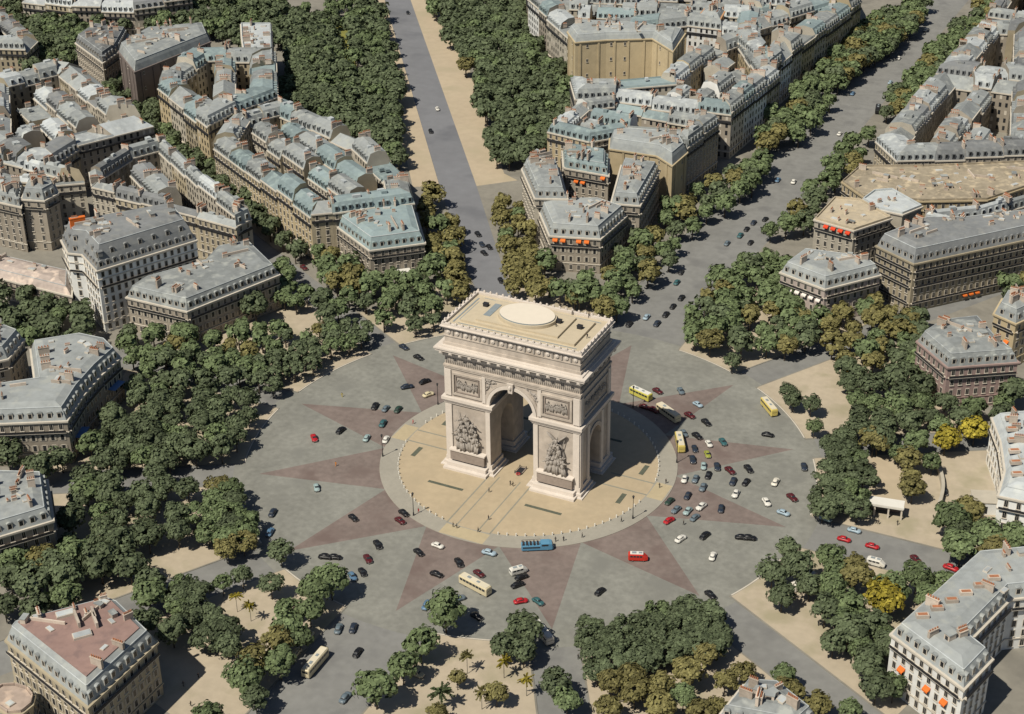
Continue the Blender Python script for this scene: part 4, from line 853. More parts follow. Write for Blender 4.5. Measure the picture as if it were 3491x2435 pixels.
def chim_mesh(n):
    b = MB(); b.box((0, 0, 1.3), (.75, 2.4, 2.6), m=0); b.box((0, 0, 2.66), (.95, 2.6, .18), m=0)
    for i in range(n): y = -.95+1.9*i/(n-1); b.tube((0, y, 2.7), (0, y, 3.35), .17, .14, n=6, m=1)
    return kit('chimney', b, ['chimneystone', 'terracotta'])
CHIM = [chim_mesh(4), chim_mesh(5), chim_mesh(6)]
b = MB(); b.box((0, 0, .25), (2.2, 1.4, .5), m=0); b.box((0, 0, .52), (1.9, 1.1, .08), m=1); SKYL = kit('skylight', b, ['trim', 'roof_pale_zinc'])
b = MB(); b.face([(-.95, 0, .95), (-.95, -1.1, .1), (.95, -1.1, .1), (.95, 0, .95)]); b.face([(-.95, 0, .95), (-.95, 0, .1), (-.95, -1.1, .1)]); b.face([(.95, 0, .95), (.95, -1.1, .1), (.95, 0, .1)]); b.face([(-.95, -1.1, .1), (-.95, -1.12, -.35), (.95, -1.12, -.35), (.95, -1.1, .1)])
AWN = {k: kit('awning', b, ['awning_'+k]) for k in ('orange', 'red', 'white', 'blue')}
b = MB(); b.box((0, 0, .5), (2, .4, 1.6)); PARTY = kit('party_wall', b, ['chimneystone'])
b = MB(); b.box((0, 0, .6), (1, 1.2, 1.6), m=0); b.box((0, 0, 1.45), (1.12, 1.35, .14), m=1); b.box((0, -.61, .7), (.5, .05, .8), m=2); CABIN = kit('roof_cabin', b, ['chimneystone', 'roof_zinc', 'pane'])
def straight(p0, p1):
    L = math.dist(p0, p1); d = ((p1[0]-p0[0])/L, (p1[1]-p0[1])/L); return L, d, (d[1], -d[0]), math.atan2(d[1], d[0])
def chimneys(roof, pts, o, r, z):
    for (x, y, a) in pts: inst('chimney', r.choice(CHIM), roof, (x-o[0], y-o[1], z-o[2]), a, (1, r.uniform(.8, 1.5), r.uniform(.7, 1.15)))

def hero(label, poly, h, floors, wm, rm, op, seed):
    r = random.Random(seed); p = fix(poly); n = len(p)
    cx, cy = sum(a for a, _ in p)/n, sum(c for _, c in p)/n; o = (cx, cy, GZ)
    cat = 'hall' if 'hall' in label else ('hotel' if 'hotel' in label else ('mansion' if 'mansion' in label else 'house'))
    root = empty({'house': 'apartment_house'}.get(cat, cat), o, label, cat)
    b = MB(); b.prism(p, 0, h-.05, m=0)
    fh = (h-.8)/floors
    flat = op.get('roof') == 'flat'
    for f in sorted({1, floors-1}):
        if op.get('windows', 1): b.prism(inset(p, -.28), f*fh+.3, f*fh+.6, m=1, bottom=True)
    b.prism(inset(p, -.55), h-.55, h, m=1, bottom=True); b.prism(inset(p, -.3), h-.95, h-.551, m=1, bottom=True)
    wall = b.build('wall', ['wall_'+wm, 'trim' if wm in ('pale', 'white', 'pink', 'stone') else 'wall_'+wm], root, o)
    b = MB(); mh = op.get('mh', 4.2)
    if flat:
        b.prism(inset(p, .5), h-.04, h+.25); q = inset(p, -.1)
        for i in range(n):
            L, d, nr, a = straight(p[i], p[(i+1) % n])
            b.box(((p[i][0]+p[(i+1) % n][0])/2-nr[0]*.2, (p[i][1]+p[(i+1) % n][1])/2-nr[1]*.2, h+.45), (L-.3, .35, .9), a)
        zt = h+.25; ins = 2.2
    else:
        i1 = best_inset(p, 1.7 if mh < 6 else 3.2); i2 = best_inset(p, max(4.2, i1+1.5))
        rings = [(inset(p, .08), h-.03), (inset(p, i1*.55), h+mh*.62), (inset(p, i1), h+mh), (inset(p, i2), h+mh+.9)]
        for (qa, za), (qb, zb) in zip(rings, rings[1:]):
            for i in range(n):
                j = (i+1) % n; b.face([(qa[i][0], qa[i][1], za), (qa[j][0], qa[j][1], za), (qb[j][0], qb[j][1], zb), (qb[i][0], qb[i][1], zb)])
        b.face([(x, y, h+mh+.9) for x, y in rings[-1][0]]); zt = h+mh+.9; ins = i2
        for i in range(n):                                # lead roll along the break of the roof
            j = (i+1) % n; q = rings[2][0]; b.tube((*q[i], h+mh), (*q[j], h+mh), .16, n=5, m=1, cap=False)
    roof = b.build('roof', ['roof_'+rm, 'roof_pale_zinc'], root, o)
    ci = best_inset(p, max(ins, 2.0)); q = inset(p, ci)
    nch = op.get('chim', 7); pts = []
    for k in range(nch):
        i = r.randrange(n); j = (i+1) % n; t = r.uniform(.1, .9); L, d, nr, a = straight(p[i], p[j])
        if L > 6: pts.append((q[i][0]+(q[j][0]-q[i][0])*t, q[i][1]+(q[j][1]-q[i][1])*t, a))
    chimneys(roof, pts, o, r, zt-.5)
    if not flat:
        for k in range(r.randint(1, 3)):
            t = r.random(); i = r.randrange(n); x = cx+(q[i][0]-cx)*t*.7; y = cy+(q[i][1]-cy)*t*.7
            inst('skylight', SKYL, roof, (x-cx, y-cy, zt-GZ), r.uniform(0, 3))
    q9 = inset(p, best_inset(p, max(ins+1, 3)))
    for k in range(int(area(p)/55) if wm != 'beige' else 0):   # low upstands, vents and party walls across the roof
        i = r.randrange(n); j = (i+1) % n; t = r.random(); s_ = r.random()**.6
        x = cx+(q9[i][0]+(q9[j][0]-q9[i][0])*t-cx)*s_; y = cy+(q9[i][1]+(q9[j][1]-q9[i][1])*t-cy)*s_
        if not inside(x, y, q9): continue
        L, d, nr, a = straight(p[i], p[j]); kk = r.random(); zz = zt-.3-GZ
        if kk < .4: inst('chimney', r.choice(CHIM), roof, (x-cx, y-cy, zz-.9), a+r.choice((0, PI/2)), (r.uniform(.6, 1), r.uniform(.4, .9), r.uniform(.6, 1)))
        elif kk < .7: inst('skylight', SKYL, roof, (x-cx, y-cy, zz+.2), a, (r.uniform(.7, 1.6), r.uniform(.7, 1.5), 1))
        elif kk < .88: inst('party_wall', PARTY, roof, (x-cx, y-cy, zz), a+PI/2, (r.uniform(2, 5.5), 1, 1))
        else: inst('roof_cabin', CABIN, roof, (x-cx, y-cy, zz), a, (r.uniform(1.2, 2.6), r.uniform(1, 2), r.uniform(.8, 1.4)))
    if not op.get('windows', 1):                          # bare party walls: flue strips and a few odd lights
        for i in range(n):
            j = (i+1) % n; L, d, nr, a = straight(p[i], p[j])
            if L < 6 or not seen((p[i][0]+p[j][0])/2, (p[i][1]+p[j][1])/2, *nr): continue
            for k in range(max(1, int(L/7))):
                u = L*(k+r.uniform(.3, .7))/max(1, int(L/7)); b = MB(); b.box((p[i][0]+d[0]*u+nr[0]*.1, p[i][1]+d[1]*u+nr[1]*.1, h/2-.4), (.9, .5, h-.8), a); b.build('flue', ['wall_'+wm], root, o)
                u2 = L*(k+r.uniform(.1, .9))/max(1, int(L/7))
                if 1 < u2 < L-1 and abs(u2-u) > 1.5:
                    for f in range(1, floors, 2): inst('window', WIN_ME, root, (p[i][0]+d[0]*u2-cx, p[i][1]+d[1]*u2-cy, f*fh+fh*.6-GZ), a, (.8, 1, .7))
    nw = 0; nd = 0; extra = MB()
    for i in range(n):
        j = (i+1) % n; L, d, nr, a = straight(p[i], p[j]); mx, my = (p[i][0]+p[j][0])/2, (p[i][1]+p[j][1])/2
        if L < 3 or not seen(mx, my, *nr): continue
        k = max(1, int((L-1.2)/2.75)); st = (L-1.2)/k; bay = [.6+st*(t+.5) for t in range(k)]
        if op.get('windows', 1):
            for f in range(floors):
                z = f*fh+.55+fh*.5
                for u in bay:
                    nw += 1
                    if nw > 100:
                        x_, y_ = p[i][0]+d[0]*u, p[i][1]+d[1]*u; extra.box((x_+nr[0]*.06, y_+nr[1]*.06, z), (1.3, .14, 2.3), a); extra.box((x_+nr[0]*.12, y_+nr[1]*.12, z), (1.0, .08, 1.95), a, m=1); continue
                    inst('window', WIN2_ME if (seed % 3 == 1 and f in (1, 2)) else WIN_ME, root, (p[i][0]+d[0]*u-cx, p[i][1]+d[1]*u-cy, z-GZ), a)
            bl = op.get('balc', [floors-1])
            for f in bl:
                b = MB(); b.box((mx+nr[0]*.5, my+nr[1]*.5, f*fh+.62), (L-.8, 1.0, .16), a, m=1); b.box((mx+nr[0]*.95, my+nr[1]*.95, f*fh+1.1), (L-.9, .08, .8), a)
                b.build('balcony', ['iron', 'trim'], root, o)
        if op.get('dormers', 1) and not flat and mh > 2:
            for u in bay:
                if nd >= 90: break
                nd += 1; q1 = inset(p, .55); inst('dormer', DORM[rm], roof, (p[i][0]+d[0]*u-nr[0]*.75-cx, p[i][1]+d[1]*u-nr[1]*.75-cy, h+.7-GZ), a)
            if mh > 6:
                for u in bay[::2]: inst('dormer', DORM[rm], roof, (p[i][0]+d[0]*u-nr[0]*1.9-cx, p[i][1]+d[1]*u-nr[1]*1.9-cy, h+4.2-GZ), a)
        for (e, f, s0, c, colr) in op.get('aw', []):
            if e != i: continue
            for t in range(s0, min(s0+c, k)):
                z = (f-1)*fh+.55+fh*.5+.4 if f <= floors else h+1.3; oo = .12 if f <= floors else -.2
                if f > floors: z = h+1.6
                inst('awning', AWN[colr], root, (p[i][0]+d[0]*bay[t]+nr[0]*oo-cx, p[i][1]+d[1]*bay[t]+nr[1]*oo-cy, z-GZ), a)
        if op.get('canopy') and i == 1:
            b = MB(); b.box((p[i][0]+d[0]*L*.5+nr[0]*2.2, p[i][1]+d[1]*L*.5+nr[1]*2.2, 4.4), (8.5, 4.0, .35), a)
            for u in (-.42, .42): b.tube((p[i][0]+d[0]*(L*.5+u*9)+nr[0]*3.8, p[i][1]+d[1]*(L*.5+u*9)+nr[1]*3.8, 0), (p[i][0]+d[0]*(L*.5+u*9)+nr[0]*3.8, p[i][1]+d[1]*(L*.5+u*9)+nr[1]*3.8, 4.3), .15)
            b.build('canopy', ['whitepaint'], root, o)
        if op.get('blueaw') and i in (1, 3):
            b = MB(); b.box((mx+nr[0]*1.4, my+nr[1]*1.4, 7.2 if i == 1 else 9), (6.5, 2.6, .2), a); b.build('awning', ['awning_blue'], root, o)
    if extra.v: tag(extra.build('window_rows', ['trim', 'pane'], root, o), kind='stuff')
    if op.get('terrace'):
        q = inset(p, 6.0) if inset_ok(p, 6.0) else inset(p, best_inset(p, 6)); b = MB(); b.prism(q, zt-.2, zt+.12); tag(b.build('roof_court', ['roof_terrace_red'], roof, o), 'reddish roof terrace with skylights')
        for (u, w_, z) in ((-.5, .1, .3), (.35, -.45, .3)):
            b = MB(); b.box((0, 0, .4), (4.6, 2.4, .8)); b.box((0, 0, .84), (4.2, 2.0, .1), m=1); s_ = b.build('roof_light', ['trim', 'roof_pale_zinc'], roof); s_.location = (u*11, w_*9, zt-GZ); s_.rotation_euler = (0, 0, .9)
        for x, y, l_ in ((-1, 0, 6), (3.5, 1.5, 5), (1.5, 3.5, 4.5)):
            b = MB(); b.box((0, 0, .9), (.6, l_, 1.8)); s_ = b.build('roof_wall', ['chimneystone'], roof); s_.location = (x, y, zt-GZ); s_.rotation_euler = (0, 0, .9)
    if op.get('vents'):
        for k in range(6):
            t = (k+.5)/6; i = 0; x = q[0][0]+(q[len(q)//2][0]-q[0][0])*t; y = q[0][1]+(q[len(q)//2][1]-q[0][1])*t
            b = MB(); b.box((0, 0, .5), (3.2, 1.6, 1.0)); b.box((0, 0, 1.03), (2.4, .9, .1), m=1); s_ = b.build('chimney_block', ['chimneystone', 'terracotta'], roof); s_.location = (x-cx, y-cy, zt-GZ); s_.rotation_euler = (0, 0, .5)
    if op.get('wing'):
        b = MB(); b.box((0, 0, 2), (5.5, 1.4, 6)); b.box((0, 0, 5.1), (5.7, 1.6, .25)); s_ = b.build('chimney', ['awning_orange'], roof); s_.location = (WCH[0]-cx, WCH[1]-cy, h+mh-2-GZ); s_.rotation_euler = (0, 0, .9)
        tag(s_, 'big orange painted chimney slab')
    return root
for k, a in enumerate(HERO): hero(*a, seed=k+1)

def lot(root_name, label, group, f0, f1, b1, b0, h, wm, rm, r, front=True, windows=True):
    """one house of a terrace: walls, mansard over the street and court sides, bare gables, stacks on the party walls"""
    cx = (f0[0]+f1[0]+b0[0]+b1[0])/4; cy = (f0[1]+f1[1]+b0[1]+b1[1])/4; o = (cx, cy, GZ)
    root = empty(root_name, o, label, 'apartment house', group)
    f0, f1, b1, b0 = [(x+(cx-x)*.002, y+(cy-y)*.002) for x, y in (f0, f1, b1, b0)]
    L, d, nr, a = straight(f0, f1); D = (math.dist(f0, b0)+math.dist(f1, b1))/2
    mt = min(.16, 1.9/max(D, 1)); mh = r.uniform(3.0, 4.4); kind = r.random()
    if kind < .72: prof = [(0, 0), (0, h), (mt, h+mh), (.5, h+mh+.9), (1-mt, h+mh), (1, h), (1, 0)]
    elif kind < .9: prof = [(0, 0), (0, h), (.5, h+min(D*.28, 4.5)), (1, h), (1, 0)]
    else: prof = [(0, 0), (0, h), (.04, h+.9), (.05, h+.1), (.95, h+.1), (.96, h+.9), (1, h), (1, 0)]
    P = lambda s, t, z: ((f0 if s == 0 else f1)[0]*(1-t)+(b0 if s == 0 else b1)[0]*t, (f0 if s == 0 else f1)[1]*(1-t)+(b0 if s == 0 else b1)[1]*t, z)
    w = MB(); rf = MB(); n = len(prof)
    w.face([P(0, *prof[0]), P(1, *prof[0]), P(1, *prof[1]), P(0, *prof[1])]); w.face([P(1, *prof[-1]), P(0, *prof[-1]), P(0, *prof[-2]), P(1, *prof[-2])])
    w.face([P(0, *q) for q in prof]); w.face([P(1, *q) for q in prof[::-1]])
    for i in range(1, n-2): rf.face([P(0, *prof[i]), P(1, *prof[i]), P(1, *prof[i+1]), P(0, *prof[i+1])])
    floors = max(3, round(h/3.5)); fh = (h-.6)/floors
    for (p0, p1, ok) in ((f0, f1, front), (b1, b0, True)):
        L2, d2, n2, a2 = straight(p0, p1); mx, my = (p0[0]+p1[0])/2, (p0[1]+p1[1])/2
        if L2 < 4 or not seen(mx, my, *n2): continue
        w.box((mx+n2[0]*.2, my+n2[1]*.2, h-.3), (L2-.05, .5, .55), a2, m=1)
        if p0 is f0:
            w.box((mx+n2[0]*.3, my+n2[1]*.3, fh*(floors-1)+.5), (L2-.4, .7, .9), a2, m=2)
            w.box((mx+n2[0]*.2, my+n2[1]*.2, fh+.45), (L2-.1, .45, .35), a2, m=1)
        k = max(1, int((L2-.8)/2.7)); st = (L2-.8)/k
        for t in range(k):
            u = .4+st*(t+.5); x, y = p0[0]+d2[0]*u, p0[1]+d2[1]*u
            if windows:
                for f in range(floors):
                    z = f*fh+.5+fh*.5
                    if p0 is f0 and L2 > 6 and math.dist((x, y), (CAM.x, CAM.y)) < 690: inst('window', WIN_ME, root, (x-cx, y-cy, z-GZ), a2)
                    else: w.box((x+n2[0]*.03, y+n2[1]*.03, z), (1.1, .06, 2.0), a2, m=3 if r.random() < .86 else 1)
            if kind < .72 and t % 1 == 0:
                z = h+mh*.45; rf.box((x-n2[0]*.75, y-n2[1]*.75, z), (1.4, 1.7, 1.9), a2, m=0); rf.box((x+n2[0]*.12, y+n2[1]*.12, z), (.95, .06, 1.4), a2, m=1)
    w.build('wall', ['wall_'+wm, 'trim', 'iron', 'pane'], root, o)
    for k in range(r.randint(0, 2)):
        t = r.uniform(.3, .7); s = r.uniform(.2, .8); q0 = P(0, t, 0); q1 = P(1, t, 0); z = h+(mh+.5 if kind < .72 else 1.0)
        rf.box((q0[0]+(q1[0]-q0[0])*s, q0[1]+(q1[1]-q0[1])*s, z+.3), (r.uniform(1.2, 3.5), r.uniform(1, 2.2), r.uniform(.7, 1.6)), a, m=r.choice((0, 2, 2)))
    roof = rf.build('roof', ['roof_'+rm, 'pane', 'roof_pale_zinc'], root, o)
    pts = []
    for k in range(r.randint(1, 3)):
        s = r.choice((0, 1)); q0 = P(s, r.choice((.28, .5, .72)), 0); pts.append((q0[0]+d[0]*(.7 if s == 0 else -.7), q0[1]+d[1]*(.7 if s == 0 else -.7), a))
    chimneys(roof, pts, o, r, h+(mh-.4 if kind < .72 else .6))
    return root

STY = dict(sun=(('sand', 'sand', 'pale', 'ochre'), ('zincblue', 'zinc', 'zinc')), grey=(('stone', 'stone', 'pale', 'sand'), ('zinc', 'zinc', 'slate', 'pale_zinc')), pale=(('pale', 'ochre', 'stone', 'white', 'sand'), ('zinc', 'zincblue', 'pale_zinc', 'zinc', 'zinc')))
ROOFN = dict(zinc='grey zinc', zincblue='blue grey zinc', slate='dark slate', pale_zinc='pale metal', sandroof='flat sandy', beige='beige', pinkroof='pink')
def block(desc, poly, h, sty, seed):
    r = random.Random(100+seed); p = fix(poly); n = len(p); walls, roofs = STY[sty]
    dep = best_inset(p, 12.5); q = inset(p, dep); cnt = 0
    for i in range(n):
        j = (i+1) % n; L = math.dist(p[i], p[j])
        if L < 2: continue
        k = max(1, round(L/16)); hb = h+r.uniform(-.6, .6)
        cuts = [0]+[(t+r.uniform(-.12, .12))/k for t in range(1, k)]+[1]
        for t in range(k):
            s0, s1 = cuts[t], cuts[t+1]; lp = lambda A, B, s: (A[0]+(B[0]-A[0])*s, A[1]+(B[1]-A[1])*s)
            cnt += 1; wm, rm = r.choice(walls), r.choice(roofs)
            lot('apartment_house', '%s roofed house, %s from the left round the %s' % (ROOFN[rm], ordinal(cnt), desc), 'houses of the '+desc, lp(p[i], p[j], s0), lp(p[i], p[j], s1), lp(q[i], q[j], s1), lp(q[i], q[j], s0), hb+r.uniform(-1.6, 1.6), wm, rm, r)
    # houses and wings filling the courts
    gap = dep+r.uniform(1.2, 2.5); q = p
    def clear(x, y):
        if not inside(x, y, p): return False
        for i in range(n):
            (ax, ay), (bx, by) = p[i], p[(i+1) % n]; l2 = (bx-ax)**2+(by-ay)**2; tt = max(0, min(1, ((x-ax)*(bx-ax)+(y-ay)*(by-ay))/l2))
            if math.dist((x, y), (ax+(bx-ax)*tt, ay+(by-ay)*tt)) < gap: return False
        return not any(inside(x, y, fp) for fp in HF)
    e = max(range(n), key=lambda i: math.dist(p[i], p[(i+1) % n])); L, d, nr, a = straight(p[e], p[(e+1) % n])
    us = [(x*d[0]+y*d[1], -(x*nr[0]+y*nr[1])) for x, y in q]; u0_, u1_ = min(u for u, _ in us), max(u for u, _ in us); v0_, v1_ = min(v for _, v in us), max(v for _, v in us)
    v = v0_+gap*.6; c2 = 0; XY = lambda u, v: (u*d[0]-v*nr[0], u*d[1]-v*nr[1])
    while v < v1_-6:
        dv = r.uniform(8.5, 11); u = u0_+r.uniform(0, 4)
        while u < u1_-6:
            du = r.uniform(10, 20)
            while du > 6:
                cs = [XY(u, v), XY(u+du, v), XY(u+du, v+dv), XY(u, v+dv)]
                if all(clear(x, y) for x, y in cs): break
                du -= 3
            else:
                u += 4; continue
            if r.random() < .88:
                c2 += 1; wm, rm = r.choice(walls), r.choice(roofs)
                lot('court_house', '%s roofed rear house, %s inside the %s' % (ROOFN[rm], ordinal(c2), desc), 'rear houses of the '+desc, *cs, h+r.uniform(-4, 1.5), wm, rm, r)
            u += du+(r.uniform(2.5, 5) if r.random() < .3 else .1)
        v += dv+r.uniform(.3, 2.2)
HF = [fix(hh[1]) for hh in HERO]
for k, bk in enumerate(BLOCK): block(*bk, seed=k)

# ------------------------------------------------------------------ small structures
t = empty('portico', (108, 15, GZ), 'low white portico with dark opening at the foot of the right sandy court', 'portico', rz=math.radians(9))
b = MB(); b.box((0, 3.5, 4.0), (12.5, 4.6, .5)); b.box((0, 1.4, 4.35), (12.8, .5, .5)); b.build('roof', ['whitepaint'], t)
for x in (-5.8, -2.0, 2.0, 5.8):
    b = MB(); b.box((x, 1.8, 1.9), (.5, .5, 3.8)); b.build('post', ['trim'], t)
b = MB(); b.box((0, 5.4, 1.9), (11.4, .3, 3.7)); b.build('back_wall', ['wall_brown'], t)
o = MB()
for i in range(14):
    t0, t1 = i/14, (i+1)/14; c = lambda s: (113.5+8.6*s+2.2*math.sin(PI*s), 55-27*s)
    (x0, y0), (x1, y1) = c(t0), c(t1); o.box(((x0+x1)/2, (y0+y1)/2, GZ+1.1), (math.dist((x0, y0), (x1, y1))+.1, 1.0 if i % 2 else 1.02, 2.2 if i % 2 else 2.205), math.atan2(y1-y0, x1-x0))
tag(o.build('garden_wall', ['wall_pale']), 'curved pale garden wall between the two sandy courts at the right', 'garden wall')
t = empty('garden_pavilion', (134, 34, GZ), 'small flat roofed white pavilion at the foot of the bow fronted mansion', 'pavilion', rz=.35)
b = MB(); b.box((0, 0, 2), (7, 6.5, 4)); b.build('wall', ['wall_white'], t)
b = MB(); b.box((0, 0, 4.15), (7.4, 6.9, .3)); b.build('roof', ['wall_pale'], t)
b = MB(); b.box((0, -3.28, 1.6), (1.2, .1, 2.4)); b.build('door', ['pane'], t)
CRT = [(96.6, 47.2), (106.1, 54.1), (111.7, 25.1), (102.7, 22.4)]; g = MB(); g.face([(x, y, GZ+.008) for x, y in (CRT if area(CRT) > 0 else CRT[::-1])]); tag(g.build('sand_court', ['sandstrip']), kind='structure')

# ------------------------------------------------------------------ trees
def leaf_cloud(r, nclump, nleaf, size, shape):
    """arrays of small leaf-clump quads filling an uneven crown of radius one"""
    C = []; Nn = []
    for c in range(nclump):
        while True:
            d = np.array([r.gauss(0, 1), r.gauss(0, 1), r.gauss(0, 1)]); d /= np.linalg.norm(d)
            if d[2] > -.55: break
        if shape == 1:
            m = max(abs(d[0]), abs(d[1]), abs(d[2])*1.15); pos = d/m*.78*r.uniform(.86, 1.0)*np.array([1, 1, .8]); rc = r.uniform(.26, .36)
        else:
            pos = d*r.uniform(.45, .82)*np.array([1, 1, .88]); rc = r.uniform(.22, .42)
        for k in range(nleaf):
            e = np.array([r.gauss(0, 1), r.gauss(0, 1), r.gauss(0, 1)]); e /= np.linalg.norm(e)
            if e[2] < -.2 and r.random() < .6: e[2] = -e[2]
            C.append(pos+e*rc*r.uniform(.72, 1.08)); Nn.append(e+.6*d+np.array([r.gauss(0, .45), r.gauss(0, .45), r.gauss(0, .45)+.25]))
    C = np.array(C); Nn = np.array(Nn); Nn /= np.linalg.norm(Nn, axis=1)[:, None]
    ref = np.random.RandomState(r.randrange(9999)).normal(size=Nn.shape); T = np.cross(Nn, ref); T /= np.linalg.norm(T, axis=1)[:, None]; B = np.cross(Nn, T)
    s = size*np.random.RandomState(r.randrange(9999)).uniform(.7, 1.35, (len(C), 1))
    V = np.stack([C-T*s-B*s*.7, C+T*s-B*s*.7, C+T*s*.8+B*s*.7, C-T*s*.8+B*s*.7], 1)
    return V.reshape(-1, 3)
def quad_mesh(name, V, mats, midx=None):
    me = bpy.data.meshes.new(name); n = len(V)//4
    me.vertices.add(len(V)); me.vertices.foreach_set('co', V.astype(np.float32).ravel()); me.loops.add(4*n); me.loops.foreach_set('vertex_index', np.arange(4*n, dtype=np.int32))
    me.polygons.add(n); me.polygons.foreach_set('loop_start', np.arange(0, 4*n, 4, dtype=np.int32))
    for m in mats: me.materials.append(M[m])
    if midx is not None: me.polygons.foreach_set('material_index', midx)
    me.update(calc_edges=True); return me
def tuft_cloud(r):
    """feathery tuft of long leaflets for the young palms-like trees"""
    V = []
    for k in range(26):
        a = r.uniform(0, 2*PI); el = r.uniform(-.35, 1.2); d = np.array([math.cos(a)*math.cos(el), math.sin(a)*math.cos(el), math.sin(el)]); L = r.uniform(.6, 1.05)
        for i in range(9):
            c = d*L*(i+1)/9; c[2] -= .25*((i+1)/9)**2*L
            for s in (-1, 1, 1):
                t = np.array([r.gauss(0, 1), r.gauss(0, 1), r.gauss(0, 1)]); t /= np.linalg.norm(t); u = np.cross(t, d); u /= np.linalg.norm(u)
                V += [c-t*.11-u*.05, c+t*.11-u*.05, c+t*.11+u*.05, c-t*.11+u*.05]
    return np.array(V)
tr = random.Random(21)
CROWN = {}
for sh in (0, 1):
    for v in range(6):
        V = leaf_cloud(tr, 30 if sh == 0 else 34, 44, .092, sh)
        for kd in range(4): CROWN[(sh, v, kd)] = quad_mesh('crown', V, ['leaf%d' % kd])
for v in range(3):
    V = tuft_cloud(tr)
    for kd in range(4): CROWN[(2, v, kd)] = quad_mesh('crown', V, ['leaf%d' % kd])
def trunk_mesh(bm, limbs):
    b = MB(); b.tube((0, 0, 0), (0, 0, 1.0), .055, .04, n=7)
    if limbs:
        for k in range(5): a = 2*PI*k/5+.3; b.tube((0, 0, .85), (.5*math.cos(a), .5*math.sin(a), 1.75), .03, .012, n=5)
        b.tube((0, 0, 1), (.05, .02, 2.1), .035, .012, n=5)
    return b.data('trunk', [bm], smooth=True)
TRUNK = [trunk_mesh('bark', True), trunk_mesh('trunkpale', False)]
ROADS = []
def road_free(x, y, m):
    r = math.hypot(x, y)
    if r < 89+m: return False
    for a, w in HW.items():
        t = math.radians(a)
        if a == 120: continue
        u = x*math.cos(t)+y*math.sin(t); v = -x*math.sin(t)+y*math.cos(t)
        if u > 0 and abs(v) < w+m: return False
    l, rr_ = SAND_AVENUE
    if m < -1: return True
    return not inside(x, y, list(l)+list(rr_)[::-1])
HPOLY = [fix(h[1]) for h in HERO]+[fix(b[1]) for b in BLOCK]
BB = [(min(x for x, _ in p)-1, max(x for x, _ in p)+1, min(y for _, y in p)-1, max(y for _, y in p)+1, p) for p in HPOLY]
def built(x, y): return any(a < x < b_ and c < y < d_ and inside(x, y, p) for a, b_, c, d_, p in BB)
def scatter(poly, sp, jit, r):
    p = poly; x0, x1 = min(x for x, _ in p), max(x for x, _ in p); y0, y1 = min(y for _, y in p), max(y for _, y in p); out = []
    row = 0; y = y0+sp*.3
    while y < y1:
        x = x0+(sp*.5 if row % 2 else 0)
        while x < x1:
            a, b_ = x+r.uniform(-jit, jit)*sp, y+r.uniform(-jit, jit)*sp
            if inside(a, b_, p): out.append((a, b_))
            x += sp
        y += sp*.866; row += 1
    return out
def clear_of_single(x, y): return all(math.dist((x, y), (s[0], s[1])) > s[2]*.8 for s in SINGLE)
TREES = []                                                 # x, y, radius, kind, shape, label, group
CLR = {0: 'dark', 1: 'green', 2: 'yellowish', 3: 'yellow'}
for desc, poly, sp, rad, kd, sh in GROVE:
    pts = [q for q in scatter(poly, sp*(1.0 if sh else 1.16), .14 if sh else .26, tr) if math.hypot(*q) > 91 and not built(*q) and clear_of_single(*q)]
    pts.sort(key=lambda q: (Vector((q[0], q[1], 6))-CAM).dot(rt)/(Vector((q[0], q[1], 6))-CAM).dot(fw))
    rows = []
    for i, (x, y) in enumerate(pts):
        k2 = kd
        if tr.random() < .3: k2 = max(0, min(2, kd+tr.choice((-1, 1))))
        TREES.append((x, y, rad*(tr.uniform(.93, 1.07) if sh else tr.uniform(.78, 1.18)), k2, sh, '%s tree, %s from the left in the %s' % ('clipped' if sh and k2 == 0 else CLR[k2], ordinal(i+1), desc), 'trees of the '+desc))
for x, y, rad, kd, sh, lab in SINGLE: TREES.append((x, y, rad, kd, sh, lab, None))
TREES.sort(key=lambda t: (t[6] is not None, (Vector((t[0], t[1], 5))-CAM).length))
NIND = 300
for i, (x, y, rad, kd, sh, lab, grp) in enumerate(TREES[:NIND]):
    hgt = {0: rad*1.9+1.6, 1: rad*1.5+2.4, 2: rad*1.0+5.2}[sh]
    t = empty('young_tree' if sh == 2 else ('clipped_tree' if sh == 1 else 'plane_tree'), (x, y, GZ), lab, 'tree', grp, tr.uniform(0, 6.28))
    cz = hgt-rad*(.85 if sh != 1 else .72); base = max(1.0, cz-rad*.3)
    o = bpy.data.objects.new('trunk', TRUNK[1 if sh == 2 else 0]); COL.objects.link(o); o.parent = t; o.scale = (rad*(.55 if sh != 2 else .8), rad*(.55 if sh != 2 else .8), base if sh != 2 else cz)
    if sh != 2: o.scale = (rad*.8, rad*.8, cz*.55)
    c = bpy.data.objects.new('crown', CROWN[(sh, tr.randrange(3 if sh == 2 else 6), kd)]); COL.objects.link(c); c.parent = t; c.location = (0, 0, cz)
    c.scale = (rad*tr.uniform(.93, 1.1), rad*tr.uniform(.93, 1.1), rad*tr.uniform(.88, 1.05)*(.95 if sh != 1 else .85))
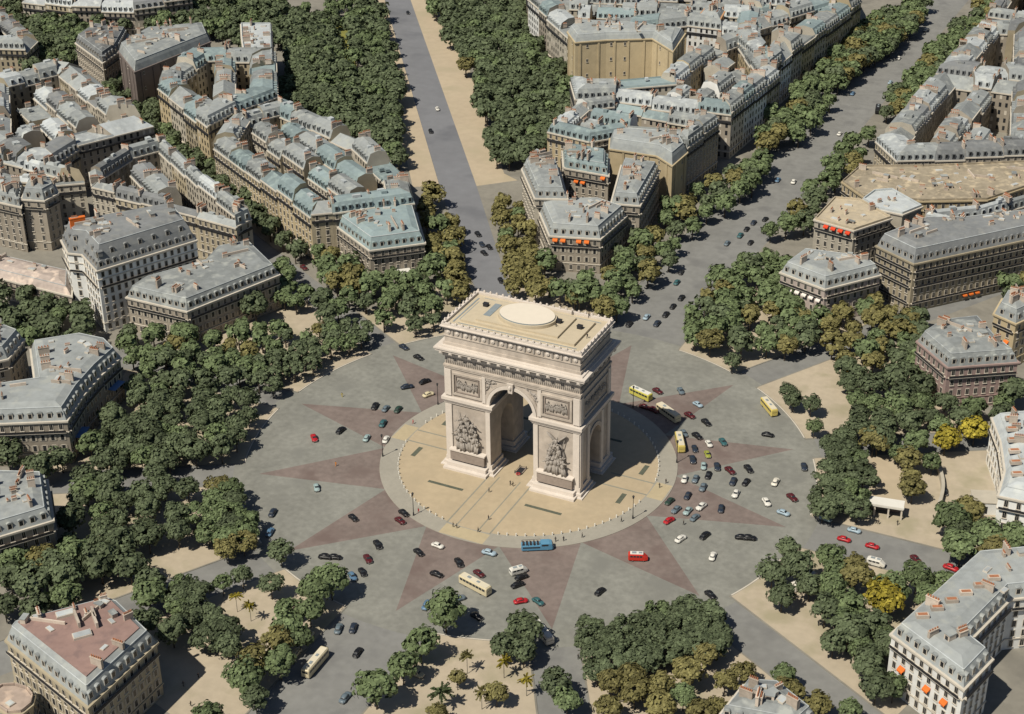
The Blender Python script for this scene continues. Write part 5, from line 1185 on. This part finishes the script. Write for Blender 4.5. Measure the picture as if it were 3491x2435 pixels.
# the far masses of trees nobody can count
LOW = [leaf_cloud(tr, 22, 24, .125, s) for s in (0, 0, 0, 1)]
rest = [t[:5] for t in TREES[NIND:]]
for poly, sp, rad, kd in FAR:
    for x, y in scatter(poly, sp, .3, tr):
        if not built(x, y) and not any(inside(x, y, lw) for lw in LAWNS): rest.append((x, y, rad*tr.uniform(.75, 1.2), max(0, min(2, kd+(tr.choice((0, 0, 0, 1, -1))))), 0))
VV = []; MI = []; tb = MB()
for x, y, rad, kd, sh in rest:
    V = LOW[3 if sh == 1 else tr.randrange(3)]; a = tr.uniform(0, 6.28); ca, sa = math.cos(a), math.sin(a); cz = rad*1.05+1.8
    W = np.stack([(V[:, 0]*ca-V[:, 1]*sa)*rad+x, (V[:, 0]*sa+V[:, 1]*ca)*rad+y, V[:, 2]*rad*.95+cz], 1); VV.append(W); MI.append(np.full(len(V)//4, kd, dtype=np.int32))
    tb.tube((x, y, GZ), (x, y, cz), .3, .2, n=5, cap=False)
far = bpy.data.objects.new('distant_wood', quad_mesh('distant_wood', np.concatenate(VV), ['leaf0', 'leaf1', 'leaf2', 'leaf3'], np.concatenate(MI))); COL.objects.link(far); tag(far, 'dense dark green woods and street trees beyond the plaza groves', 'woods', kind='stuff')
tag(tb.build('distant_wood_trunks', ['bark']), 'trunks of the far street trees and woods', 'trunks', kind='stuff')
print('trees', len(TREES), 'mass', len(rest))

# ------------------------------------------------------------------ vehicles
def loft(b, secs, m=0, cap=True):
    """secs: list of rings (same number of points)"""
    n = len(secs[0]); i = len(b.v)
    for s in secs: b.v += [tuple(q) for q in s]
    for k in range(len(secs)-1):
        for t in range(n): b.f.append((i+k*n+t, i+(k+1)*n+t, i+(k+1)*n+(t+1) % n, i+k*n+(t+1) % n)); b.m.append(m)
    if cap: b.f.append(tuple(range(i, i+n))); b.m.append(m); e = i+(len(secs)-1)*n; b.f.append(tuple(range(e+n-1, e-1, -1))); b.m.append(m)
def sec(x, w, z0, z1, rr=.25):
    k = min(rr, w*.45, (z1-z0)*.45); return [(x, -w, z0), (x, -w, z1-k), (x, -w+k*.35, z1-k*.3), (x, -w+k, z1), (x, w-k, z1), (x, w-k*.35, z1-k*.3), (x, w, z1-k), (x, w, z0)]
def car_parts():
    b = MB(); loft(b, [sec(-2.1, .52, .42, .72), sec(-1.95, .70, .30, .86), sec(-1.3, .80, .26, .98), sec(-.5, .82, .26, 1.0), sec(.6, .82, .26, 1.0), sec(1.3, .78, .26, .98), sec(1.85, .66, .30, .90), sec(2.08, .45, .40, .74)])
    for sx in (1.3, -1.3):
        for sy in (-.74, .74): b.ball((sx, sy, .55), (1.15, .34, .75), seg=8, rings=5)
    loft(b, [sec(-1.55, .52, .9, 1.02, .1), sec(-1.0, .62, .9, 1.43), sec(-.3, .66, .9, 1.53), sec(.35, .64, .9, 1.5), sec(.95, .56, .9, 1.02, .1)])
    body = b
    g = MB()
    g.mesh([(.42, -.52, 1.44), (.42, .52, 1.44), (.92, .55, 1.07), (.92, -.55, 1.07)], [(0, 1, 2, 3)]); g.mesh([(-1.02, -.5, 1.4), (-1.02, .5, 1.4), (-1.5, .5, 1.08), (-1.5, -.5, 1.08)], [(0, 3, 2, 1)])
    for s in (-1, 1): g.mesh([(-1.05, s*.665, 1.06), (.55, s*.675, 1.06), (.3, s*.655, 1.36), (-.85, s*.655, 1.34)], [(0, 1, 2, 3)])
    return body, g
cb, cg = car_parts(); GLASS_ME = cg.data('windows', ['carglass'])
CARBODY = {k: cb.data('body', ['paint_'+k], smooth=True) for k in CARC}
b = MB(); b.tube((0, -.1, 0), (0, .1, 0), .33, n=12); b.tube((0, -.115, 0), (0, .115, 0), .15, n=8, m=1); WHEEL_ME = b.data('wheel', ['tyre', 'chrome'])
b = MB(); b.box((0, 0, 0), (.12, 1.35, .14)); BUMP_ME = b.data('bumper', ['chrome'])
b = MB(); b.ball((0, 0, 0), (.16, .22, .22), seg=6, rings=4); LIGHT_ME = b.data('headlight', ['chrome'])
def box_vehicle(L, W, H, paint, roofm, z0=.45, nose=0.0):
    b = MB(); w = W/2
    loft(b, [sec(-L/2, w-.14, z0+.1, H-.25, .3), sec(-L/2+.25, w, z0, H-.08, .35), sec(L/2-.5-nose, w, z0, H-.08, .35), sec(L/2-.1-nose*.6, w-.05, z0, (H-.12) if not nose else H*.72, .35), sec(L/2, w-.22, z0+.1, H-.4 if not nose else H*.5, .3)])
    rf = MB(); rf.box((-nose*.4, 0, H-.05), (L-.9-nose, W-.55, .12)); rf.box((-L*.2, 0, H+.05), (1.2, .8, .14), m=1); rf.box((L*.12, 0, H+.05), (1.0, .7, .12), m=1)
    g = MB(); y = w+.012; z1, z2 = z0+(H-z0)*.5, z0+(H-z0)*.8; n = max(2, int((L-1)/1.15))
    for i in range(n):
        x0 = -L/2+.5+(L-1-nose)*i/n+.08; x1 = -L/2+.5+(L-1-nose)*(i+1)/n-.08
        for s in (-1, 1): g.mesh([(x0, s*y, z1), (x1, s*y, z1), (x1, s*y, z2), (x0, s*y, z2)], [(0, 1, 2, 3)])
    g.mesh([(L/2+.015, -w+.35, z1), (L/2+.015, w-.35, z1), (L/2-.1, w-.4, z2), (L/2-.1, -w+.4, z2)], [(0, 1, 2, 3)]) if not nose else g.mesh([(L/2-nose*.62, -w+.2, H*.56), (L/2-nose*.62, w-.2, H*.56), (L/2-nose-.35, w-.25, H*.88), (L/2-nose-.35, -w+.25, H*.88)], [(0, 1, 2, 3)])
    g.mesh([(-L/2-.015, -w+.4, z1), (-L/2-.015, w-.4, z1), (-L/2-.015, w-.4, z2-.1), (-L/2-.015, -w+.4, z2-.1)], [(0, 1, 2, 3)])
    return b.data('body', [paint], smooth=False), rf.data('roof', [roofm, 'lead']), g.data('windows', ['carglass'])
KIT = {('bus', 'cream'): box_vehicle(10.5, 2.5, 3.0, 'paint_cream', 'creamroof'), ('bus', 'yellow'): box_vehicle(9.2, 2.4, 2.9, 'paint_yellow', 'creamroof'), ('bus', 'yellowwhite'): box_vehicle(8.6, 2.4, 2.8, 'paint_yellowwhite', 'whitepaint'),
       ('bus', 'whitebus'): box_vehicle(9, 2.4, 2.8, 'paint_whitebus', 'whitepaint'), ('van', 'white'): box_vehicle(5.2, 1.9, 2.3, 'paint_white', 'whitepaint', nose=.9), ('van', 'redvan'): box_vehicle(5.6, 2.0, 2.5, 'paint_redvan', 'whitepaint', nose=1.0), ('lorry', 'black'): box_vehicle(8.0, 2.4, 3.2, 'paint_black', 'iron', nose=1.4)}
CATN = dict(car='car', bus='bus', van='van', lorry='lorry', tourbus='bus'); PROTO = {}
def vehicle(kind, colr):
    root = bpy.data.objects.new({'car': 'saloon_car', 'bus': 'city_bus', 'van': 'delivery_van', 'lorry': 'lorry', 'tourbus': 'tour_bus'}[kind], None); COL.objects.link(root)
    if kind == 'car':
        inst('body', CARBODY[colr], root, (0, 0, 0)); inst('windows', GLASS_ME, root, (0, 0, 0)); ax = ((1.3, .72), (-1.3, .72)); s = 1
        inst('bumper', BUMP_ME, root, (2.1, 0, .45)); inst('bumper', BUMP_ME, root, (-2.12, 0, .45))
        for y in (-.55, .55): inst('headlight', LIGHT_ME, root, (2.0, y, .72))
    elif kind == 'tourbus':
        b = MB(); loft(b, [sec(-4.6, 1.1, .5, 1.9, .2), sec(-4.3, 1.22, .45, 2.0, .2), sec(.9, 1.22, .45, 2.0, .2), sec(1.0, 1.22, .45, 2.7, .3), sec(3.4, 1.22, .45, 2.7, .3), sec(4.2, 1.15, .45, 2.5, .3), sec(4.6, .95, .55, 1.5, .3)])
        b.build('body', ['paint_skyblue'], root)
        b = MB()
        for i in range(5):
            for y in (-.75, -.25, .25, .75): b.box((-4.0+i*1.05, y, 2.1), (.5, .42, .5)); b.box((-4.22+i*1.05, y, 2.45), (.1, .42, .6))
        b.build('seats', ['seats'], root)
        b = MB()
        for s in (-1, 1): b.tube((-4.4, s*1.1, 2.6), (1.0, s*1.1, 2.7), .05); b.box((-1.7, s*1.235, 1.35), (5.0, .02, .45), m=1)
        for x in (-4.4, -2.6, -.8): b.tube((x, -1.1, 1.9), (x, -1.1, 2.62), .05); b.tube((x, 1.1, 1.9), (x, 1.1, 2.62), .05)
        b.build('rail', ['iron', 'carglass'], root)
        g = MB()
        for s in (-1, 1): g.mesh([(1.3, s*1.235, 1.7), (3.2, s*1.235, 1.7), (3.2, s*1.235, 2.3), (1.3, s*1.235, 2.3)], [(0, 1, 2, 3)])
        g.mesh([(4.3, -.9, 2.3), (4.3, .9, 2.3), (4.55, .85, 1.6), (4.55, -.85, 1.6)], [(0, 3, 2, 1)]); g.build('windows', ['carglass'], root)
        ax = ((2.9, 1.05), (-2.8, 1.05)); s = 1.35
    else:
        bd, rf, gl = KIT[(kind, colr)]; inst('body', bd, root, (0, 0, 0)); inst('roof', rf, root, (0, 0, 0)); inst('windows', gl, root, (0, 0, 0))
        L = {'bus': 9.5, 'van': 5.3, 'lorry': 8}[kind]; w = {'bus': 1.08, 'van': .85, 'lorry': 1.05}[kind]; ax = ((L*.3, w), (-L*.29, w)); s = 1.4 if kind != 'van' else 1.05
        for y in (-w*.7, w*.7): inst('headlight', LIGHT_ME, root, (L/2+(.45 if (kind, colr) == ('bus', 'cream') else -.1), y, .85))
    for x, y in ax:
        for sy in (-1, 1): inst('wheel', WHEEL_ME, root, (x, sy*y, .33*s), 0, (s, 1.1, s))
    return root
vr = random.Random(5)
GRP = dict(car='cars on the plaza and its avenues', bus='buses and coaches', van='delivery vans', lorry='lorries', tourbus='buses and coaches')
CARTONE = 0
for x, y, hd, kind, colr, lab in CARS:
    if (kind, colr) not in PROTO: o = PROTO[(kind, colr)] = vehicle(kind, colr)
    else: o = copy_tree(PROTO[(kind, colr)])
    r_ = math.hypot(x, y); z = 0.012 if not road_free(x, y, -.5) else GZ+.012
    o.location = (x, y, z); o.rotation_euler = (0, 0, math.radians(hd)); s = vr.uniform(.95, 1.06) if kind == 'car' else 1; o.scale = (s, s, s)
    tag(o, lab, CATN[kind], GRP[kind])

# ------------------------------------------------------------------ lamp posts
b = MB(); b.tube((0, 0, 0), (0, 0, .9), .28, .2, n=8); b.tube((0, 0, .9), (0, 0, 7.2), .13, .08, n=8); b.ball((0, 0, .95), (.5, .5, .3)); post_me = b.data('post', ['iron'])
b = MB(); b.tube((0, 0, 7.1), (0, 0, 7.9), .2, .36, n=8); b.tube((0, 0, 7.9), (0, 0, 8.25), .4, .06, n=8, m=1); lant_me = b.data('lantern', ['carglass', 'iron'])
for x, y, lab in LAMPS:
    t = empty('lamp_post', (x, y, GZ), 'dark cast iron '+lab, 'lamp post', 'lamp posts round the terrace'); inst('post', post_me, t, (0, 0, 0)); inst('lantern', lant_me, t, (0, 0, 0))

# ------------------------------------------------------------------ people: one continuous skinned body each
def body_mesh(cloth, stride, arm):
    me = bpy.data.meshes.new('person'); vs = [(0, 0, .95), (0, 0, 1.18), (0, .01, 1.42), (0, .02, 1.52), (0, .03, 1.60), (0, .03, 1.72)]
    ed = [(0, 1), (1, 2), (2, 3), (3, 4), (4, 5)]; rad = [.15, .14, .17, .06, .095, .07]
    def ad(par, p, r): vs.append(p); rad.append(r); ed.append((par, len(vs)-1)); return len(vs)-1
    for s in (-1, 1):
        k = ad(0, (s*.1, s*stride*.45, .5), .085); k = ad(k, (s*.1, s*stride*.9-.03, .09), .055); ad(k, (s*.1, s*stride*.9+.14, .05), .045)
        k = ad(2, (s*.21, 0, 1.38), .065); k = ad(k, (s*.27, -s*arm*.3, 1.12), .05); k = ad(k, (s*.26, -s*arm*.6+.06, .88), .04); ad(k, (s*.26, -s*arm*.6+.09, .77), .038)
    me.from_pydata(vs, ed, []); o = bpy.data.objects.new('p', me); COL.objects.link(o)
    md = o.modifiers.new('s', 'SKIN'); me.skin_vertices.new() if not me.skin_vertices else None
    for i, r in enumerate(rad): me.skin_vertices[0].data[i].radius = (r, r*.85)
    me.skin_vertices[0].data[0].use_root = True; sb = o.modifiers.new('u', 'SUBSURF'); sb.levels = 1
    d = bpy.context.evaluated_depsgraph_get(); d.update(); m2 = bpy.data.meshes.new_from_object(o.evaluated_get(d)); m2.name = 'person'; bpy.data.objects.remove(o)
    m2.materials.clear(); m2.materials.append(M['cloth_'+cloth]); m2.materials.append(M['skin'])
    for f in m2.polygons: f.material_index = 1 if f.center.z > 1.5 or (abs(f.center.x) > .2 and f.center.z < .86 and f.center.z > .7) else 0
    return m2
b = MB(); b.ball((0, .0, 1.70), (.22, .24, .2), seg=8, rings=5); HAIR = b.data('hair', ['iron'], smooth=True)
PB = {}; pr = random.Random(8)
for x, y, z, colr, lab in PEOPLE:
    k = (colr, pr.randrange(2))
    if k not in PB: PB[k] = body_mesh(colr, (.18, .3)[k[1]], (.3, .6)[k[1]])
    o = bpy.data.objects.new('person', PB[k]); COL.objects.link(o); o.location = (x, y, 49.07 if z > 40 else (GZ+.005 if z > .1 else .012)); o.rotation_euler = (0, 0, pr.uniform(0, 6.28))
    if z > 40 and abs(x) < 18.7 and abs(y) < 8: o.location.z = 49.81
    tag(o, lab, 'person', 'people on foot'); inst('hair', HAIR, o, (0, 0, 0))
